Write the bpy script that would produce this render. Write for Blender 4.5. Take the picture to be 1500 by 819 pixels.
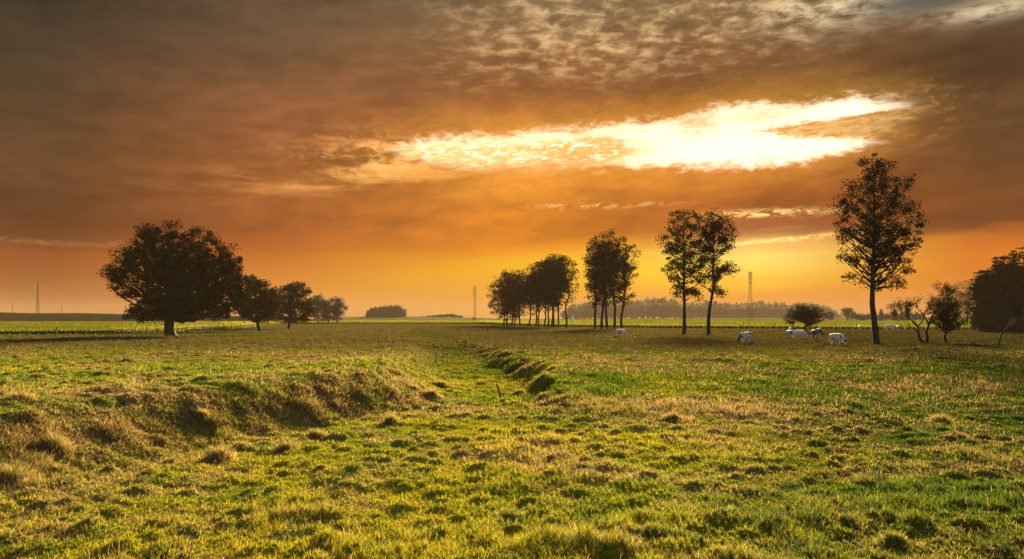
import bpy, math, random
import numpy as np
from mathutils import Vector

for o in list(bpy.data.objects):
    bpy.data.objects.remove(o, do_unlink=True)
S = bpy.context.scene
COL = S.collection
R = math.radians

# ------------------------------------------------------------------ camera
F, CX, HZ = 1167.0, 750.0, 466.0        # focal length in px of the 1500 px wide photo, centre column, horizon row
CAMZ = 3.0
cam = bpy.data.cameras.new('camera')
cam.lens, cam.sensor_width = 28.0, 36.0
cam.shift_y = (HZ - 409.5) / 1500.0
cam.clip_start, cam.clip_end = 0.1, 20000
cam_o = bpy.data.objects.new('camera', cam)
cam_o.location = (0, 0, CAMZ)
cam_o.rotation_euler = (R(90), 0, 0)
COL.objects.link(cam_o)
S.camera = cam_o

# ------------------------------------------------------------------ exposure / render
EXPO = 2.5
S.view_settings.view_transform = 'Standard'
S.view_settings.look = 'None'
S.view_settings.exposure = EXPO
S.view_settings.gamma = 1.0
S.render.engine = 'CYCLES'
S.cycles.use_denoising = True
try:
    S.cycles.denoiser = 'OPENIMAGEDENOISE'
    S.cycles.denoising_input_passes = 'RGB_ALBEDO_NORMAL'
    S.cycles.denoising_prefilter = 'ACCURATE'
except Exception:
    pass
S.cycles.max_bounces = 6
S.cycles.diffuse_bounces = 3
S.cycles.transmission_bounces = 4
S.cycles.volume_bounces = 1
S.cycles.transparent_max_bounces = 8
S.cycles.sample_clamp_indirect = 4.0
S.cycles.use_adaptive_sampling = True
S.cycles.adaptive_threshold = 0.008

# ------------------------------------------------------------------ sun
SUN_AZ, SUN_EL = R(14.0), R(16.0)
sl = bpy.data.lights.new('sun', 'SUN')
sl.energy, sl.angle, sl.color = 5.0, R(14.0), (1.0, 0.77, 0.36)
sun = bpy.data.objects.new('sun', sl)
sd = Vector((math.sin(SUN_AZ) * math.cos(SUN_EL), math.cos(SUN_AZ) * math.cos(SUN_EL), math.sin(SUN_EL)))
sun.rotation_euler = (-sd).to_track_quat('-Z', 'Y').to_euler()
sun.location = sd * 200
COL.objects.link(sun)


# ------------------------------------------------------------------ node expression helper
def s2l(c):
    f = lambda v: v / 12.92 if v <= 0.04045 else ((v + 0.055) / 1.055) ** 2.4
    return tuple(f(v / 255.0) for v in c)


class E:
    """a float (or vector / colour) socket with arithmetic"""
    def __init__(s, nt, sock): s.nt, s.k = nt, sock

    def m(s, op, *a, clamp=False):
        n = s.nt.nodes.new('ShaderNodeMath'); n.operation = op; n.use_clamp = clamp
        for i, v in enumerate((s,) + a):
            if isinstance(v, E): s.nt.links.new(v.k, n.inputs[i])
            else: n.inputs[i].default_value = v
        return E(s.nt, n.outputs[0])

    def __add__(s, o): return s.m('ADD', o)
    def __radd__(s, o): return s.m('ADD', o)
    def __sub__(s, o): return s.m('SUBTRACT', o)
    def __rsub__(s, o): return (s * -1.0) + o
    def __mul__(s, o): return s.m('MULTIPLY', o)
    def __rmul__(s, o): return s.m('MULTIPLY', o)
    def __truediv__(s, o): return s.m('DIVIDE', o)

    def step(s, a, b):
        n = s.nt.nodes.new('ShaderNodeMapRange'); n.interpolation_type = 'SMOOTHSTEP'
        s.nt.links.new(s.k, n.inputs[0])
        flip = a > b
        n.inputs[1].default_value, n.inputs[2].default_value = (b, a) if flip else (a, b)
        n.inputs[3].default_value, n.inputs[4].default_value = (1, 0) if flip else (0, 1)
        return E(s.nt, n.outputs[0])

    def gauss(s, c, w): return (((s - c) / w).m('POWER', 2.0) * -1.0).m('EXPONENT')


def comb(nt, x, y, z=0.0):
    n = nt.nodes.new('ShaderNodeCombineXYZ')
    for i, v in enumerate((x, y, z)):
        if isinstance(v, E): nt.links.new(v.k, n.inputs[i])
        else: n.inputs[i].default_value = v
    return E(nt, n.outputs[0])


def noise(nt, vec, scale, detail=4, rough=0.55, dist=0.0):
    n = nt.nodes.new('ShaderNodeTexNoise'); n.noise_dimensions = '3D'
    n.inputs['Scale'].default_value = scale; n.inputs['Detail'].default_value = detail
    n.inputs['Roughness'].default_value = rough; n.inputs['Distortion'].default_value = dist
    if vec is not None: nt.links.new(vec.k, n.inputs['Vector'])
    return E(nt, n.outputs['Fac'])


def ramp(nt, fac, stops):
    n = nt.nodes.new('ShaderNodeValToRGB'); cr = n.color_ramp
    stops = sorted(stops)
    while len(cr.elements) < len(stops): cr.elements.new(0.5)
    for e, (p, c) in zip(cr.elements, stops):
        e.position = min(max(p, 0), 1); e.color = (*c, 1)
    nt.links.new(fac.k, n.inputs[0])
    return E(nt, n.outputs['Color'])


def mixc(nt, f, a, b, mode='MIX'):
    n = nt.nodes.new('ShaderNodeMix'); n.data_type = 'RGBA'; n.blend_type = mode
    n.clamp_factor = True
    for sock, v in ((n.inputs[0], f), (n.inputs[6], a), (n.inputs[7], b)):
        if isinstance(v, E): nt.links.new(v.k, sock)
        elif isinstance(v, tuple): sock.default_value = (*v, 1)
        else: sock.default_value = v
    return E(nt, n.outputs[2])


def fcurve(nt, x, pts):
    n = nt.nodes.new('ShaderNodeFloatCurve')
    c = n.mapping.curves[0]
    while len(c.points) < len(pts): c.points.new(0.5, 0.5)
    for p, (a, b) in zip(c.points, pts):
        p.location = (a, b); p.handle_type = 'AUTO'
    n.mapping.update()
    nt.links.new(x.k, n.inputs['Value'])
    return E(nt, n.outputs[0])


def azel(x, y):
    az = math.atan((x - CX) / F)
    return math.degrees(az), math.degrees(math.atan((HZ - y) / F * math.cos(az)))


# ------------------------------------------------------------------ world: evening sky
W = bpy.data.worlds.new('World')
S.world = W
W.use_nodes = True
nt = W.node_tree
nt.nodes.clear()
out = nt.nodes.new('ShaderNodeOutputWorld')
tc = nt.nodes.new('ShaderNodeTexCoord')
sp = nt.nodes.new('ShaderNodeSeparateXYZ')
nt.links.new(tc.outputs['Generated'], sp.inputs[0])
dx, dy, dz = (E(nt, sp.outputs[i]) for i in range(3))
az = dx.m('ARCTAN2', dy) * 57.29578
el = dz.m('ARCSINE') * 57.29578

# cloud textures: soft streaks that lie along the horizon, and a rippled high layer seen in perspective
tilt = el - az * 0.035
strk = noise(nt, comb(nt, az * 0.045, tilt * 0.30, 3.1), 1.0, 5, 0.55)
strk2 = noise(nt, comb(nt, az * 0.13, tilt * 0.8, 8.7), 1.0, 8, 0.62, 0.5)
blob = noise(nt, comb(nt, az * 0.16, el * 0.33, 1.3), 1.0, 7, 0.6, 0.3)
inv = 1.0 / 1.0
lay = comb(nt, dx / (dz + 0.10), dy / (dz + 0.10), 0.4)
rip = noise(nt, lay, 17.0, 8, 0.62, 0.25)
ripb = noise(nt, lay, 2.2, 4, 0.55, 0.3)

cols = {
    75: [(0, (60, 52, 43)), (37, (67, 57, 46)), (110, (80, 63, 47)), (205, (95, 68, 45)), (260, (104, 68, 42)), (300, (92, 54, 32)), (325, (86, 46, 26)),
         (352, (108, 54, 26)), (368, (142, 72, 32)), (408, (150, 82, 36)), (435, (160, 92, 46)), (456, (174, 112, 66))],
    400: [(0, (100, 80, 62)), (63, (115, 88, 65)), (120, (136, 94, 64)), (183, (157, 98, 62)), (240, (165, 100, 54)), (303, (165, 94, 45)), (340, (172, 92, 40)),
          (363, (186, 99, 40)), (385, (205, 118, 44)), (423, (218, 140, 58)), (456, (220, 150, 86))],
    750: [(0, (130, 106, 78)), (60, (146, 108, 72)), (123, (161, 103, 59)), (170, (185, 115, 50)), (280, (222, 138, 46)), (303, (224, 139, 42)), (348, (230, 139, 33)),
          (362, (238, 152, 32)), (378, (247, 182, 34)), (403, (247, 187, 38)), (430, (241, 174, 58)), (456, (233, 170, 95))],
    1110: [(0, (140, 112, 80)), (60, (135, 97, 62)), (113, (130, 85, 49)), (145, (140, 92, 44)), (262, (188, 106, 40)), (283, (178, 98, 38)), (340, (165, 86, 32)),
           (356, (246, 174, 48)), (372, (255, 215, 80)), (413, (247, 190, 40)), (435, (240, 160, 45)), (456, (229, 150, 76))],
    1425: [(0, (115, 98, 72)), (30, (98, 75, 54)), (60, (84, 61, 42)), (113, (80, 56, 37)), (160, (104, 74, 45)), (200, (98, 66, 40)), (283, (124, 72, 33)),
           (335, (118, 62, 29)), (352, (200, 110, 33)), (380, (220, 125, 32)), (420, (218, 125, 38)), (456, (211, 136, 70))],
}
elw = el + (strk - 0.5) * 3.0 + (strk2 - 0.5) * 1.4 * el.step(0.5, 5.0)
ep = (elw / 25.0).m('ADD', 0.0, clamp=True)
base, prev = None, None
for x in sorted(cols):
    a0 = azel(x, 400)[0]
    rc = ramp(nt, ep, [(azel(x, y)[1] / 25.0, s2l(c)) for y, c in cols[x]])
    if base is None: base = rc
    else:
        wv = az.m('ADD', 0.0)
        n = nt.nodes.new('ShaderNodeMapRange'); n.clamp = True
        nt.links.new(az.k, n.inputs[0]); n.inputs[1].default_value = prev; n.inputs[2].default_value = a0
        base = mixc(nt, E(nt, n.outputs[0]), base, rc)
    prev = a0

hi = el.step(3.5, 7.5)
mid = noise(nt, comb(nt, az * 0.42, (el - az * 0.06) * 0.95, 7.7), 1.0, 8, 0.62, 0.5)
mod = 1.0 + ((strk2 - 0.5) * 0.55 + (blob - 0.5) * 0.75 + (mid - 0.5) * 0.75 + (ripb - 0.5) * 0.4) * hi + (strk2 - 0.5) * 0.25
lum = comb(nt, mod, mod, mod)
sky = mixc(nt, 1.0, mixc(nt, 1.0, mixc(nt, el.step(6.5, 3.0), base, (1.10, 1.06, 0.62), 'MULTIPLY'), (0.93, 0.87, 0.78), 'MULTIPLY'), lum, 'MULTIPLY')


def add(col, fac, c):
    """adds c*fac"""
    v = comb(nt, fac * c[0], fac * c[1], fac * c[2])
    return mixc(nt, 1.0, col, v, 'ADD')


def apx(x, y=300): return azel(x, y)[0]
def epx(x, y): return azel(x, y)[1]


# the blazing gap in the cloud deck
nx = (az + 35.0) / 70.0
gt = [(500, 216), (560, 203), (600, 196), (750, 191), (870, 184), (950, 175), (1000, 167), (1060, 158), (1150, 148), (1250, 141), (1330, 140), (1390, 148)]
gb = [(500, 218), (560, 238), (640, 256), (700, 261), (750, 257), (850, 250), (950, 247), (1050, 246), (1150, 240), (1230, 221), (1300, 202), (1390, 158)]
cv = lambda L: [((apx(x) + 35) / 70.0, epx(x, y) / 25.0) for x, y in L]
ct, cb = cv(gt), cv(gb)
ct = [(0, ct[0][1] - 0.02)] + ct + [(1, ct[-1][1] - 0.02)]
cb = [(0, cb[0][1] + 0.02)] + cb + [(1, cb[-1][1] + 0.02)]
eltop = fcurve(nt, nx, ct) * 25.0
elbot = fcurve(nt, nx, cb) * 25.0
ed = noise(nt, comb(nt, az * 0.30, el * 0.75, 5.5), 1.0, 10, 0.70, 0.5) - 0.5
fine = noise(nt, comb(nt, az * 1.1, (el - az * 0.05) * 2.6, 2.2), 1.0, 8, 0.66, 0.6)
fin2 = noise(nt, comb(nt, az * 1.25, (el - az * 0.07) * 4.6, 6.2), 1.0, 8, 0.68, 0.7)
d_in = (eltop - el).m('MINIMUM', el - elbot)          # degrees inside the gap
dd = d_in + ed * 2.4 + (fine - 0.5) * 1.4 + (blob - 0.5) * 1.5 - az.step(apx(640), apx(500)) * 0.9
soft = az.step(apx(920), apx(680))                     # the left half has no hard lower rim
core = (dd - soft * 0.2 - 0.12).step(-0.35, 0.75) * (1.0 - soft * (el - elbot + ed).step(1.5, 0.1)) * az.step(apx(470), apx(640)) * az.step(apx(1375), apx(1255))
topedge = (eltop - el + ed * 0.8).step(1.3, 0.35)
# thin cloud veils inside it: mottled gold on the left and below, a brown raft at upper right
leftw = az.step(apx(970), apx(840)) * (1.0 - topedge * 0.75)
rc = epx(1105, 193) + (az - apx(1105)) * ((epx(1350, 182) - epx(1105, 193)) / (apx(1350) - apx(1105)))
rhalf = (az - apx(1100)).m('MAXIMUM', 0.0) * 0.105 + 0.12
rwed = ((el - rc).m('ABSOLUTE') - rhalf + ed * 1.0 + (fin2 - 0.5) * 1.1).step(0.25, -0.25) * az.step(apx(1075), apx(1125))
frag = az.gauss(apx(1020), 1.8) * el.gauss(epx(1020, 184), 0.75) + az.gauss(apx(890), 3.2) * el.gauss(epx(890, 218), 0.9) * 0.9 + az.gauss(apx(1120), 2.5) * el.gauss(epx(1120, 170), 0.5) * 0.7
thin = (leftw * (fin2 * 0.8 + fine * 0.3 + ed * 0.3 - 0.04).step(0.34, 0.60) * 0.93 + rwed * 0.97 + frag * 0.9 * (fin2 * 0.75 + fine * 0.45 + ed * 0.5 - 0.1).step(0.30, 0.60)).m('MINIMUM', 0.97)
gapf = core * (1.0 - thin)
halo = dd.step(-2.6, 0.3)
sky = add(sky, halo * az.step(apx(450), apx(800)) * az.step(apx(1440), apx(1200)), (0.26, 0.125, 0.014))
sky = add(sky, core * az.step(apx(500), apx(640)), (0.30, 0.20, 0.07))
sky = add(sky, core * thin * (fin2 - 0.5) * az.step(apx(500), apx(640)), (1.5, 1.1, 0.5))
sky = add(sky, gapf, (1.15, 1.05, 0.85))
# golden wisps trailing left and below the gap
wl = az.gauss(apx(480), 7.5) * (el - (az - apx(480)) * 0.09).gauss(epx(480, 262), 0.9) * strk2.step(0.46, 0.68)
sky = add(sky, wl, (0.48, 0.26, 0.06))
wl2 = az.gauss(apx(560), 5.5) * (el - (az - apx(560)) * 0.07).gauss(epx(560, 228), 1.5) * (fine * 0.6 + strk2 * 0.4).step(0.44, 0.62)
sky = add(sky, wl2, (0.60, 0.37, 0.11))
wr = az.gauss(apx(1340), 3.0) * (el - (az - apx(1340)) * 0.02).gauss(epx(1340, 165), 1.5) * (fine * 0.6 + strk2 * 0.4).step(0.46, 0.64)
sky = add(sky, wr, (0.36, 0.21, 0.06))
sky = add(sky, az.gauss(11.0, 9.0) * el.gauss(3.2, 1.4), (0.10, 0.09, 0.0))
# high rippled layer, cream where it is thin
topm = (el - az * 0.05).step(14.6, 18.4) * az.step(-10.0, 3.0) * az.step(27.0, 16.0)
sky = add(sky, topm * (rip * 0.7 + ripb * 0.3).step(0.45, 0.68), (0.52, 0.37, 0.17))
sky = mixc(nt, topm * (rip * 0.7 + ripb * 0.3).step(0.46, 0.36) * 0.45, sky, s2l((96, 72, 50)))
tr = (az.gauss(apx(1235), 4.2) * (el - (az - apx(1235)) * 0.05).gauss(epx(1235, 6) , 1.3) + az.gauss(apx(1450), 3.0) * el.gauss(epx(1450, 14), 0.55))
sky = add(sky, tr * (rip * 0.5 + strk2 * 0.5).step(0.38, 0.56), (0.62, 0.52, 0.34))
sky = mixc(nt, az.gauss(apx(1350), 3.0) * el.gauss(epx(1350, -2), 0.75) * 0.85, sky, s2l((78, 88, 84)))
# bright slits low over the glow, and the glow itself
s1 = az.gauss(apx(1125), 3.6) * (el + (fin2 - 0.5) * 0.7).gauss(epx(1125, 311), 0.24) * fin2.step(0.40, 0.6)
s2 = az.gauss(apx(1140), 3.6) * (el - (az - apx(1110)) * 0.05 + (strk2 - 0.5) * 1.1).gauss(epx(1110, 353), 0.2) * fine.step(0.36, 0.6)
s3 = az.gauss(apx(880), 5.0) * (el + (strk2 - 0.5) * 1.1).gauss(epx(880, 300), 0.18) * fine.step(0.46, 0.62)
sky = add(sky, s1 * 1.3 + s2 * 1.0 + s3 * 0.5, (1.0, 0.72, 0.25))
sky = add(sky, az.gauss(apx(1110), 5.5) * el.gauss(epx(1110, 372), 1.5), (0.10, 0.16, 0.12))
s4 = az.step(apx(420), apx(60)) * (el + (strk2 - 0.5) * 0.9).gauss(epx(200, 359), 0.16) * fine.step(0.36, 0.62)
sky = add(sky, s4, (0.22, 0.09, 0.035))
# the sky behind the camera and overhead: dull grey cloud, broken, with clear evening sky between
rear = mixc(nt, ripb, s2l((74, 71, 68)), s2l((110, 103, 95)))
front = dy.step(-0.05, 0.45) * el.step(62.0, 26.0)
sky = mixc(nt, front, rear, sky)

bg = nt.nodes.new('ShaderNodeBackground')
bg.inputs['Strength'].default_value = 2.0 ** -EXPO
nt.links.new(sky.k, bg.inputs['Color'])
ns = nt.nodes.new('ShaderNodeTexSky')
ns.sky_type = 'NISHITA'; ns.sun_disc = False
ns.sun_elevation, ns.sun_rotation = SUN_EL, SUN_AZ
bg2 = nt.nodes.new('ShaderNodeBackground')
bg2.inputs['Strength'].default_value = 0.08
nt.links.new(ns.outputs[0], bg2.inputs['Color'])
mx = nt.nodes.new('ShaderNodeMixShader')
cover = (front * 0.3 + 0.7).m('ADD', 0.0, clamp=True)
nt.links.new(cover.k, mx.inputs[0])
nt.links.new(bg2.outputs[0], mx.inputs[1])
nt.links.new(bg.outputs[0], mx.inputs[2])
nt.links.new(mx.outputs[0], out.inputs['Surface'])
W.cycles.sampling_method = 'MANUAL'
W.cycles.sample_map_resolution = 1024


# ------------------------------------------------------------------ numeric helpers
rng = np.random.default_rng(7)


def hsh(ix, iy, s):
    h = (ix.astype(np.int64) * 374761393 + iy.astype(np.int64) * 668265263 + s * 1442695041) & 0xFFFFFFFF
    h = ((h ^ (h >> 13)) * 1274126177) & 0xFFFFFFFF
    h = ((h ^ (h >> 16)) * 2246822519) & 0xFFFFFFFF
    return ((h ^ (h >> 15)) & 0xFFFFFF) / float(0x1000000)


def vn(x, y, s=0):
    ix, iy = np.floor(x), np.floor(y)
    fx, fy = x - ix, y - iy
    fx, fy = fx * fx * (3 - 2 * fx), fy * fy * (3 - 2 * fy)
    a, b = hsh(ix, iy, s), hsh(ix + 1, iy, s)
    c, d = hsh(ix, iy + 1, s), hsh(ix + 1, iy + 1, s)
    return (a * (1 - fx) + b * fx) * (1 - fy) + (c * (1 - fx) + d * fx) * fy


def fbm(x, y, s=0, o=3):
    t, a, n = 0, 0.5, 0
    for k in range(o):
        t = t + a * vn(x * 2 ** k + 13.7 * k, y * 2 ** k - 7.1 * k, s + k); n += a; a *= 0.5
    return t / n


def bumps(x, y, cell, s, thr=0.35):
    gx, gy = x / cell, y / cell
    ix, iy = np.floor(gx), np.floor(gy)
    best = np.zeros_like(gx)
    for i in (-1, 0, 1):
        for j in (-1, 0, 1):
            cx, cy = ix + i, iy + j
            px, py = cx + hsh(cx, cy, s), cy + hsh(cx, cy, s + 1)
            amp = np.clip(hsh(cx, cy, s + 2) - thr, 0, 1) / (1 - thr)
            r = 0.28 + 0.35 * hsh(cx, cy, s + 3)
            d2 = ((gx - px) ** 2 + (gy - py) ** 2) / (r * r)
            best = np.maximum(best, amp * np.exp(-d2 * d2 * 0.8))
    return best


def sst(x, a, b):
    t = np.clip((x - a) / (b - a), 0, 1)
    return t * t * (3 - 2 * t)


LOW = 1.5
LY = np.array([-60, 10, 20.7, 23.4, 27.8, 33.7, 39.8, 44, 50.5, 66, 90, 120, 165, 230])
LX = np.array([-36, -18.5, -13.3, -12.05, -10.7, -7.2, -3.7, -3.6, -4.1, -5.8, -8.6, -12.0, -19, -30])
RY = np.array([38, 42, 49.5, 62, 80, 105, 130, 165, 230])
RX = np.array([2.6, 2.0, 1.0, -0.9, -3.9, -7.6, -11.0, -17.2, -28.5])


def lowness(x, y):
    wob = (fbm(x / 3.1, y / 3.1, 71) - 0.5) * 0.45 * sst(y, 150, 90)
    xl = np.interp(y, LY, LX)
    xr = np.interp(y, RY, RX)
    sl_ = sst((x - xl) * 0.9 + wob, -3.6, 0.4)
    yo = 45 + 0.10 * np.abs(x) + 5 * (fbm(x / 9.0, y / 9.0, 31) - 0.5)
    wo = 18 + np.clip(x - 2, 0, 40) * 0.7
    s_open = 1 - sst(y, yo - wo * 0.6, yo + wo * 0.5)
    s_d = 1 - sst((x - xr) + (fbm(x / 2.0, y / 2.0, 73) - 0.5) * 2.4, -0.6, 2.2)
    return sl_ * np.maximum(s_open, s_d), sl_, s_d


def ground_h(x, y):
    lo, sl_, s_d = lowness(x, y)
    depth = np.interp(y, [0, 45, 62, 80, 105, 150], [LOW, LOW * 0.95, LOW * 0.74, LOW * 0.45, LOW * 0.24, 0.05])
    z = -depth * lo + 0.28 * np.exp(-(((x - np.interp(y, LY, LX)) * 0.9 + 5.0) / 2.6) ** 2) * sst(y, 75, 45)
    bank = np.clip(4 * lo * (1 - lo), 0, 1) * sst(y, 130, 60)
    near = sst(y, 420, 160)
    z = z + near * (0.24 * (fbm(x / 15, y / 15, 3) - 0.5) + 0.20 * (1 - 0.75 * bank) * (fbm(x / 4.2, y / 4.2, 5) - 0.5))
    patch = fbm(x / 7.0, y / 7.0, 44, 2)
    z = z + near * (bumps(x, y, 1.35, 11, 0.45) * (1 - 0.6 * bank) * (0.06 + 0.10 * sst(patch, 0.4, 0.7)) + (1 - 0.6 * bank) * bumps(x, y, 0.62, 17, 0.3) * 0.165 + bumps(x, y, 0.31, 19, 0.2) * 0.05)
    z = z + bank * (bumps(x, y, 0.7, 23, 0.15) * 0.05)
    return z


def gz(x, y):
    return float(ground_h(np.array([float(x)]), np.array([float(y)]))[0])


def at(px, py, z=0.0):
    """world point on the plane z seen at photo pixel (px, py)"""
    Y = (CAMZ - z) * F / (py - HZ)
    return (px - CX) / F * Y, Y


# ------------------------------------------------------------------ mesh helpers
def tag(o, label=None, cat=None, group=None, kind=None):
    if label: o['label'] = label
    if cat: o['category'] = cat
    if group: o['group'] = group
    if kind: o['kind'] = kind
    return o


def empty(name, loc):
    o = bpy.data.objects.new(name, None); o.location = loc; o.empty_display_size = 0.3
    COL.objects.link(o); return o


def np_mesh(name, verts, faces, mat, parent=None, loc=None, smooth=False, color=None):
    """faces: list of int arrays, each (n, k)"""
    me = bpy.data.meshes.new(name)
    verts = np.asarray(verts, dtype=np.float32)
    me.vertices.add(len(verts)); me.vertices.foreach_set('co', verts.ravel())
    loops = np.concatenate([f.ravel() for f in faces]).astype(np.int32)
    sizes = np.concatenate([np.full(len(f), f.shape[1], dtype=np.int32) for f in faces])
    starts = np.concatenate([[0], np.cumsum(sizes)[:-1]]).astype(np.int32)
    me.loops.add(len(loops)); me.loops.foreach_set('vertex_index', loops)
    me.polygons.add(len(sizes)); me.polygons.foreach_set('loop_start', starts)
    try: me.polygons.foreach_set('loop_total', sizes)
    except Exception: pass
    me.polygons.foreach_set('use_smooth', np.full(len(sizes), smooth, dtype=bool))
    if color is not None:
        ca = me.color_attributes.new('tint', 'FLOAT_COLOR', 'POINT')
        c4 = np.ones((len(verts), 4), dtype=np.float32); c4[:, :3] = color
        ca.data.foreach_set('color', c4.ravel())
    me.update(calc_edges=True)
    me.validate()
    me.materials.append(mat)
    o = bpy.data.objects.new(name, me)
    COL.objects.link(o)
    if parent: o.parent = parent
    if loc is not None: o.location = loc
    return o


class MB:
    """collects tubes and boxes into one mesh"""
    def __init__(s): s.v, s.f, s.n = [], [], 0

    def tube(s, pts, rad, k=6):
        pts = np.asarray(pts, float); n = len(pts)
        rad = np.broadcast_to(np.asarray(rad, float), (n,))
        tg = np.gradient(pts, axis=0); tg /= np.linalg.norm(tg, axis=1)[:, None] + 1e-9
        up = np.where(np.abs(tg[:, 2:3]) > 0.9, np.array([[1.0, 0, 0]]), np.array([[0, 0, 1.0]]))
        if abs(tg[:, 2]).mean() > 0.6: up = np.tile([[1.0, 0, 0]], (n, 1))
        a = np.cross(up, tg); a /= np.linalg.norm(a, axis=1)[:, None] + 1e-9
        b = np.cross(tg, a)
        th = np.linspace(0, 2 * np.pi, k, endpoint=False)
        ring = pts[:, None] + rad[:, None, None] * (np.cos(th)[None, :, None] * a[:, None] + np.sin(th)[None, :, None] * b[:, None])
        s.v.append(ring.reshape(-1, 3))
        i = np.arange(n - 1)[:, None] * k; j = np.arange(k)[None]; j2 = (j + 1) % k
        s.f.append((np.stack([i + j, i + j2, i + k + j2, i + k + j], -1).reshape(-1, 4)) + s.n)
        caps = [np.arange(k)[::-1], np.arange(k) + (n - 1) * k]
        for c in caps:
            if k == 4: s.f.append((c[None] + s.n))
            else:
                s.f.append(np.stack([np.full(k - 2, c[0]), c[1:-1], c[2:]], -1) + s.n)
        s.n += n * k

    def box(s, c, h):
        c, h = np.array(c, float), np.array(h, float)
        sg = np.array([[x, y, z] for x in (-1, 1) for y in (-1, 1) for z in (-1, 1)], float)
        s.v.append(c + sg * h)
        s.f.append(np.array([[0, 1, 3, 2], [4, 6, 7, 5], [0, 4, 5, 1], [2, 3, 7, 6], [0, 2, 6, 4], [1, 5, 7, 3]]) + s.n)
        s.n += 8

    def build(s, name, mat, parent=None, loc=None, smooth=True):
        return np_mesh(name, np.concatenate(s.v), s.f, mat, parent, loc, smooth)


# ------------------------------------------------------------------ materials
def mat_new(name):
    m = bpy.data.materials.new(name); m.use_nodes = True
    t = m.node_tree; t.nodes.clear()
    o = t.nodes.new('ShaderNodeOutputMaterial')
    return m, t, o


def objcoord(t):
    n = t.nodes.new('ShaderNodeTexCoord'); return E(t, n.outputs['Object'])


def leafy(name, c1, c2, c3, trans=0.35, tcol=None, scale=0.7, attr=False, gloss=0.0):
    """thin foliage: diffuse + translucent + a trace of gloss"""
    m, t, o = mat_new(name)
    if attr:
        a = t.nodes.new('ShaderNodeAttribute'); a.attribute_name = 'tint'
        col = E(t, a.outputs['Color'])
    else:
        oc = objcoord(t)
        n1 = noise(t, oc, scale, 3); n2 = noise(t, oc, scale * 6.0, 2)
        col = ramp(t, n1 * 0.6 + n2 * 0.4, [(0.34, c1), (0.5, c2), (0.66, c3)])
    d = t.nodes.new('ShaderNodeBsdfDiffuse'); tr = t.nodes.new('ShaderNodeBsdfTranslucent'); g = t.nodes.new('ShaderNodeBsdfGlossy')
    g.inputs['Roughness'].default_value = 0.45
    g.inputs['Color'].default_value = (1, 1, 1, 1)
    t.links.new(col.k, d.inputs['Color'])
    tc_ = col if tcol is None else mixc(t, 1.0, col, tcol, 'MULTIPLY')
    t.links.new(tc_.k, tr.inputs['Color'])
    m1 = t.nodes.new('ShaderNodeMixShader'); m1.inputs[0].default_value = trans
    t.links.new(d.outputs[0], m1.inputs[1]); t.links.new(tr.outputs[0], m1.inputs[2])
    m2 = t.nodes.new('ShaderNodeMixShader'); m2.inputs[0].default_value = gloss
    t.links.new(m1.outputs[0], m2.inputs[1]); t.links.new(g.outputs[0], m2.inputs[2])
    t.links.new(m2.outputs[0], o.inputs['Surface'])
    return m


def solid(name, c1, c2, scale=3.0, rough=0.8, bump=0.0, metal=0.0):
    m, t, o = mat_new(name)
    p = t.nodes.new('ShaderNodeBsdfPrincipled')
    oc = objcoord(t)
    n1 = noise(t, oc, scale, 5, 0.6)
    col = ramp(t, n1, [(0.32, c1), (0.68, c2)])
    t.links.new(col.k, p.inputs['Base Color'])
    p.inputs['Roughness'].default_value = rough; p.inputs['Metallic'].default_value = metal
    if rough >= 0.8: p.inputs['Specular IOR Level'].default_value = 0.0 if rough >= 1 else 0.15
    if bump:
        b = t.nodes.new('ShaderNodeBump'); b.inputs['Strength'].default_value = bump; b.inputs['Distance'].default_value = 0.05
        n2 = noise(t, oc, scale * 4, 4)
        t.links.new(n2.k, b.inputs['Height']); t.links.new(b.outputs[0], p.inputs['Normal'])
    t.links.new(p.outputs[0], o.inputs['Surface'])
    return m


M = {}
M['grass'] = leafy('grass_blade', None, None, None, 0.55, attr=True, gloss=0.012)
M['crop'] = leafy('crop_plant', None, None, None, 0.5, attr=True, gloss=0.0)
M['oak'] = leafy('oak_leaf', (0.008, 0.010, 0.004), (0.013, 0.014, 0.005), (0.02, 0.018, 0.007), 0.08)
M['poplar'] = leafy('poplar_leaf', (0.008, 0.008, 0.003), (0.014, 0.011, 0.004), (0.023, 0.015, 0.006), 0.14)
M['bush'] = leafy('bush_leaf', (0.02, 0.021, 0.009), (0.03, 0.028, 0.011), (0.044, 0.036, 0.014), 0.18)
M['willow'] = leafy('willow_leaf', (0.013, 0.014, 0.008), (0.02, 0.02, 0.010), (0.03, 0.027, 0.013), 0.10)
M['autumn'] = leafy('autumn_leaf', (0.09, 0.07, 0.035), (0.13, 0.09, 0.045), (0.18, 0.12, 0.06), 0.35)
M['wood'] = leafy('hazed_wood_leaf', (0.09, 0.078, 0.056), (0.115, 0.098, 0.07), (0.14, 0.115, 0.082), 0.4, scale=0.06)  # lightened tone: some of the distance haze is put into the leaf colour
M['bark'] = solid('bark', (0.012, 0.010, 0.008), (0.032, 0.026, 0.02), 4.0, 0.9, 0.6)
M['bark_pale'] = solid('bark_pale', (0.06, 0.05, 0.04), (0.15, 0.12, 0.09), 4.0, 0.9, 0.6)
M['post'] = solid('weathered_post', (0.03, 0.025, 0.02), (0.08, 0.065, 0.05), 9.0, 0.85, 0.4)
M['post_pale'] = solid('pale_post', (0.22, 0.2, 0.18), (0.36, 0.33, 0.3), 9.0, 0.8, 0.3)
M['wire'] = solid('fence_wire', (0.12, 0.11, 0.1), (0.2, 0.18, 0.16), 20.0, 0.5, 0, 0.8)
M['steel'] = solid('galvanised_steel', (0.11, 0.10, 0.09), (0.19, 0.17, 0.15), 0.6, 0.6, 0, 0.3)
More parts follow.
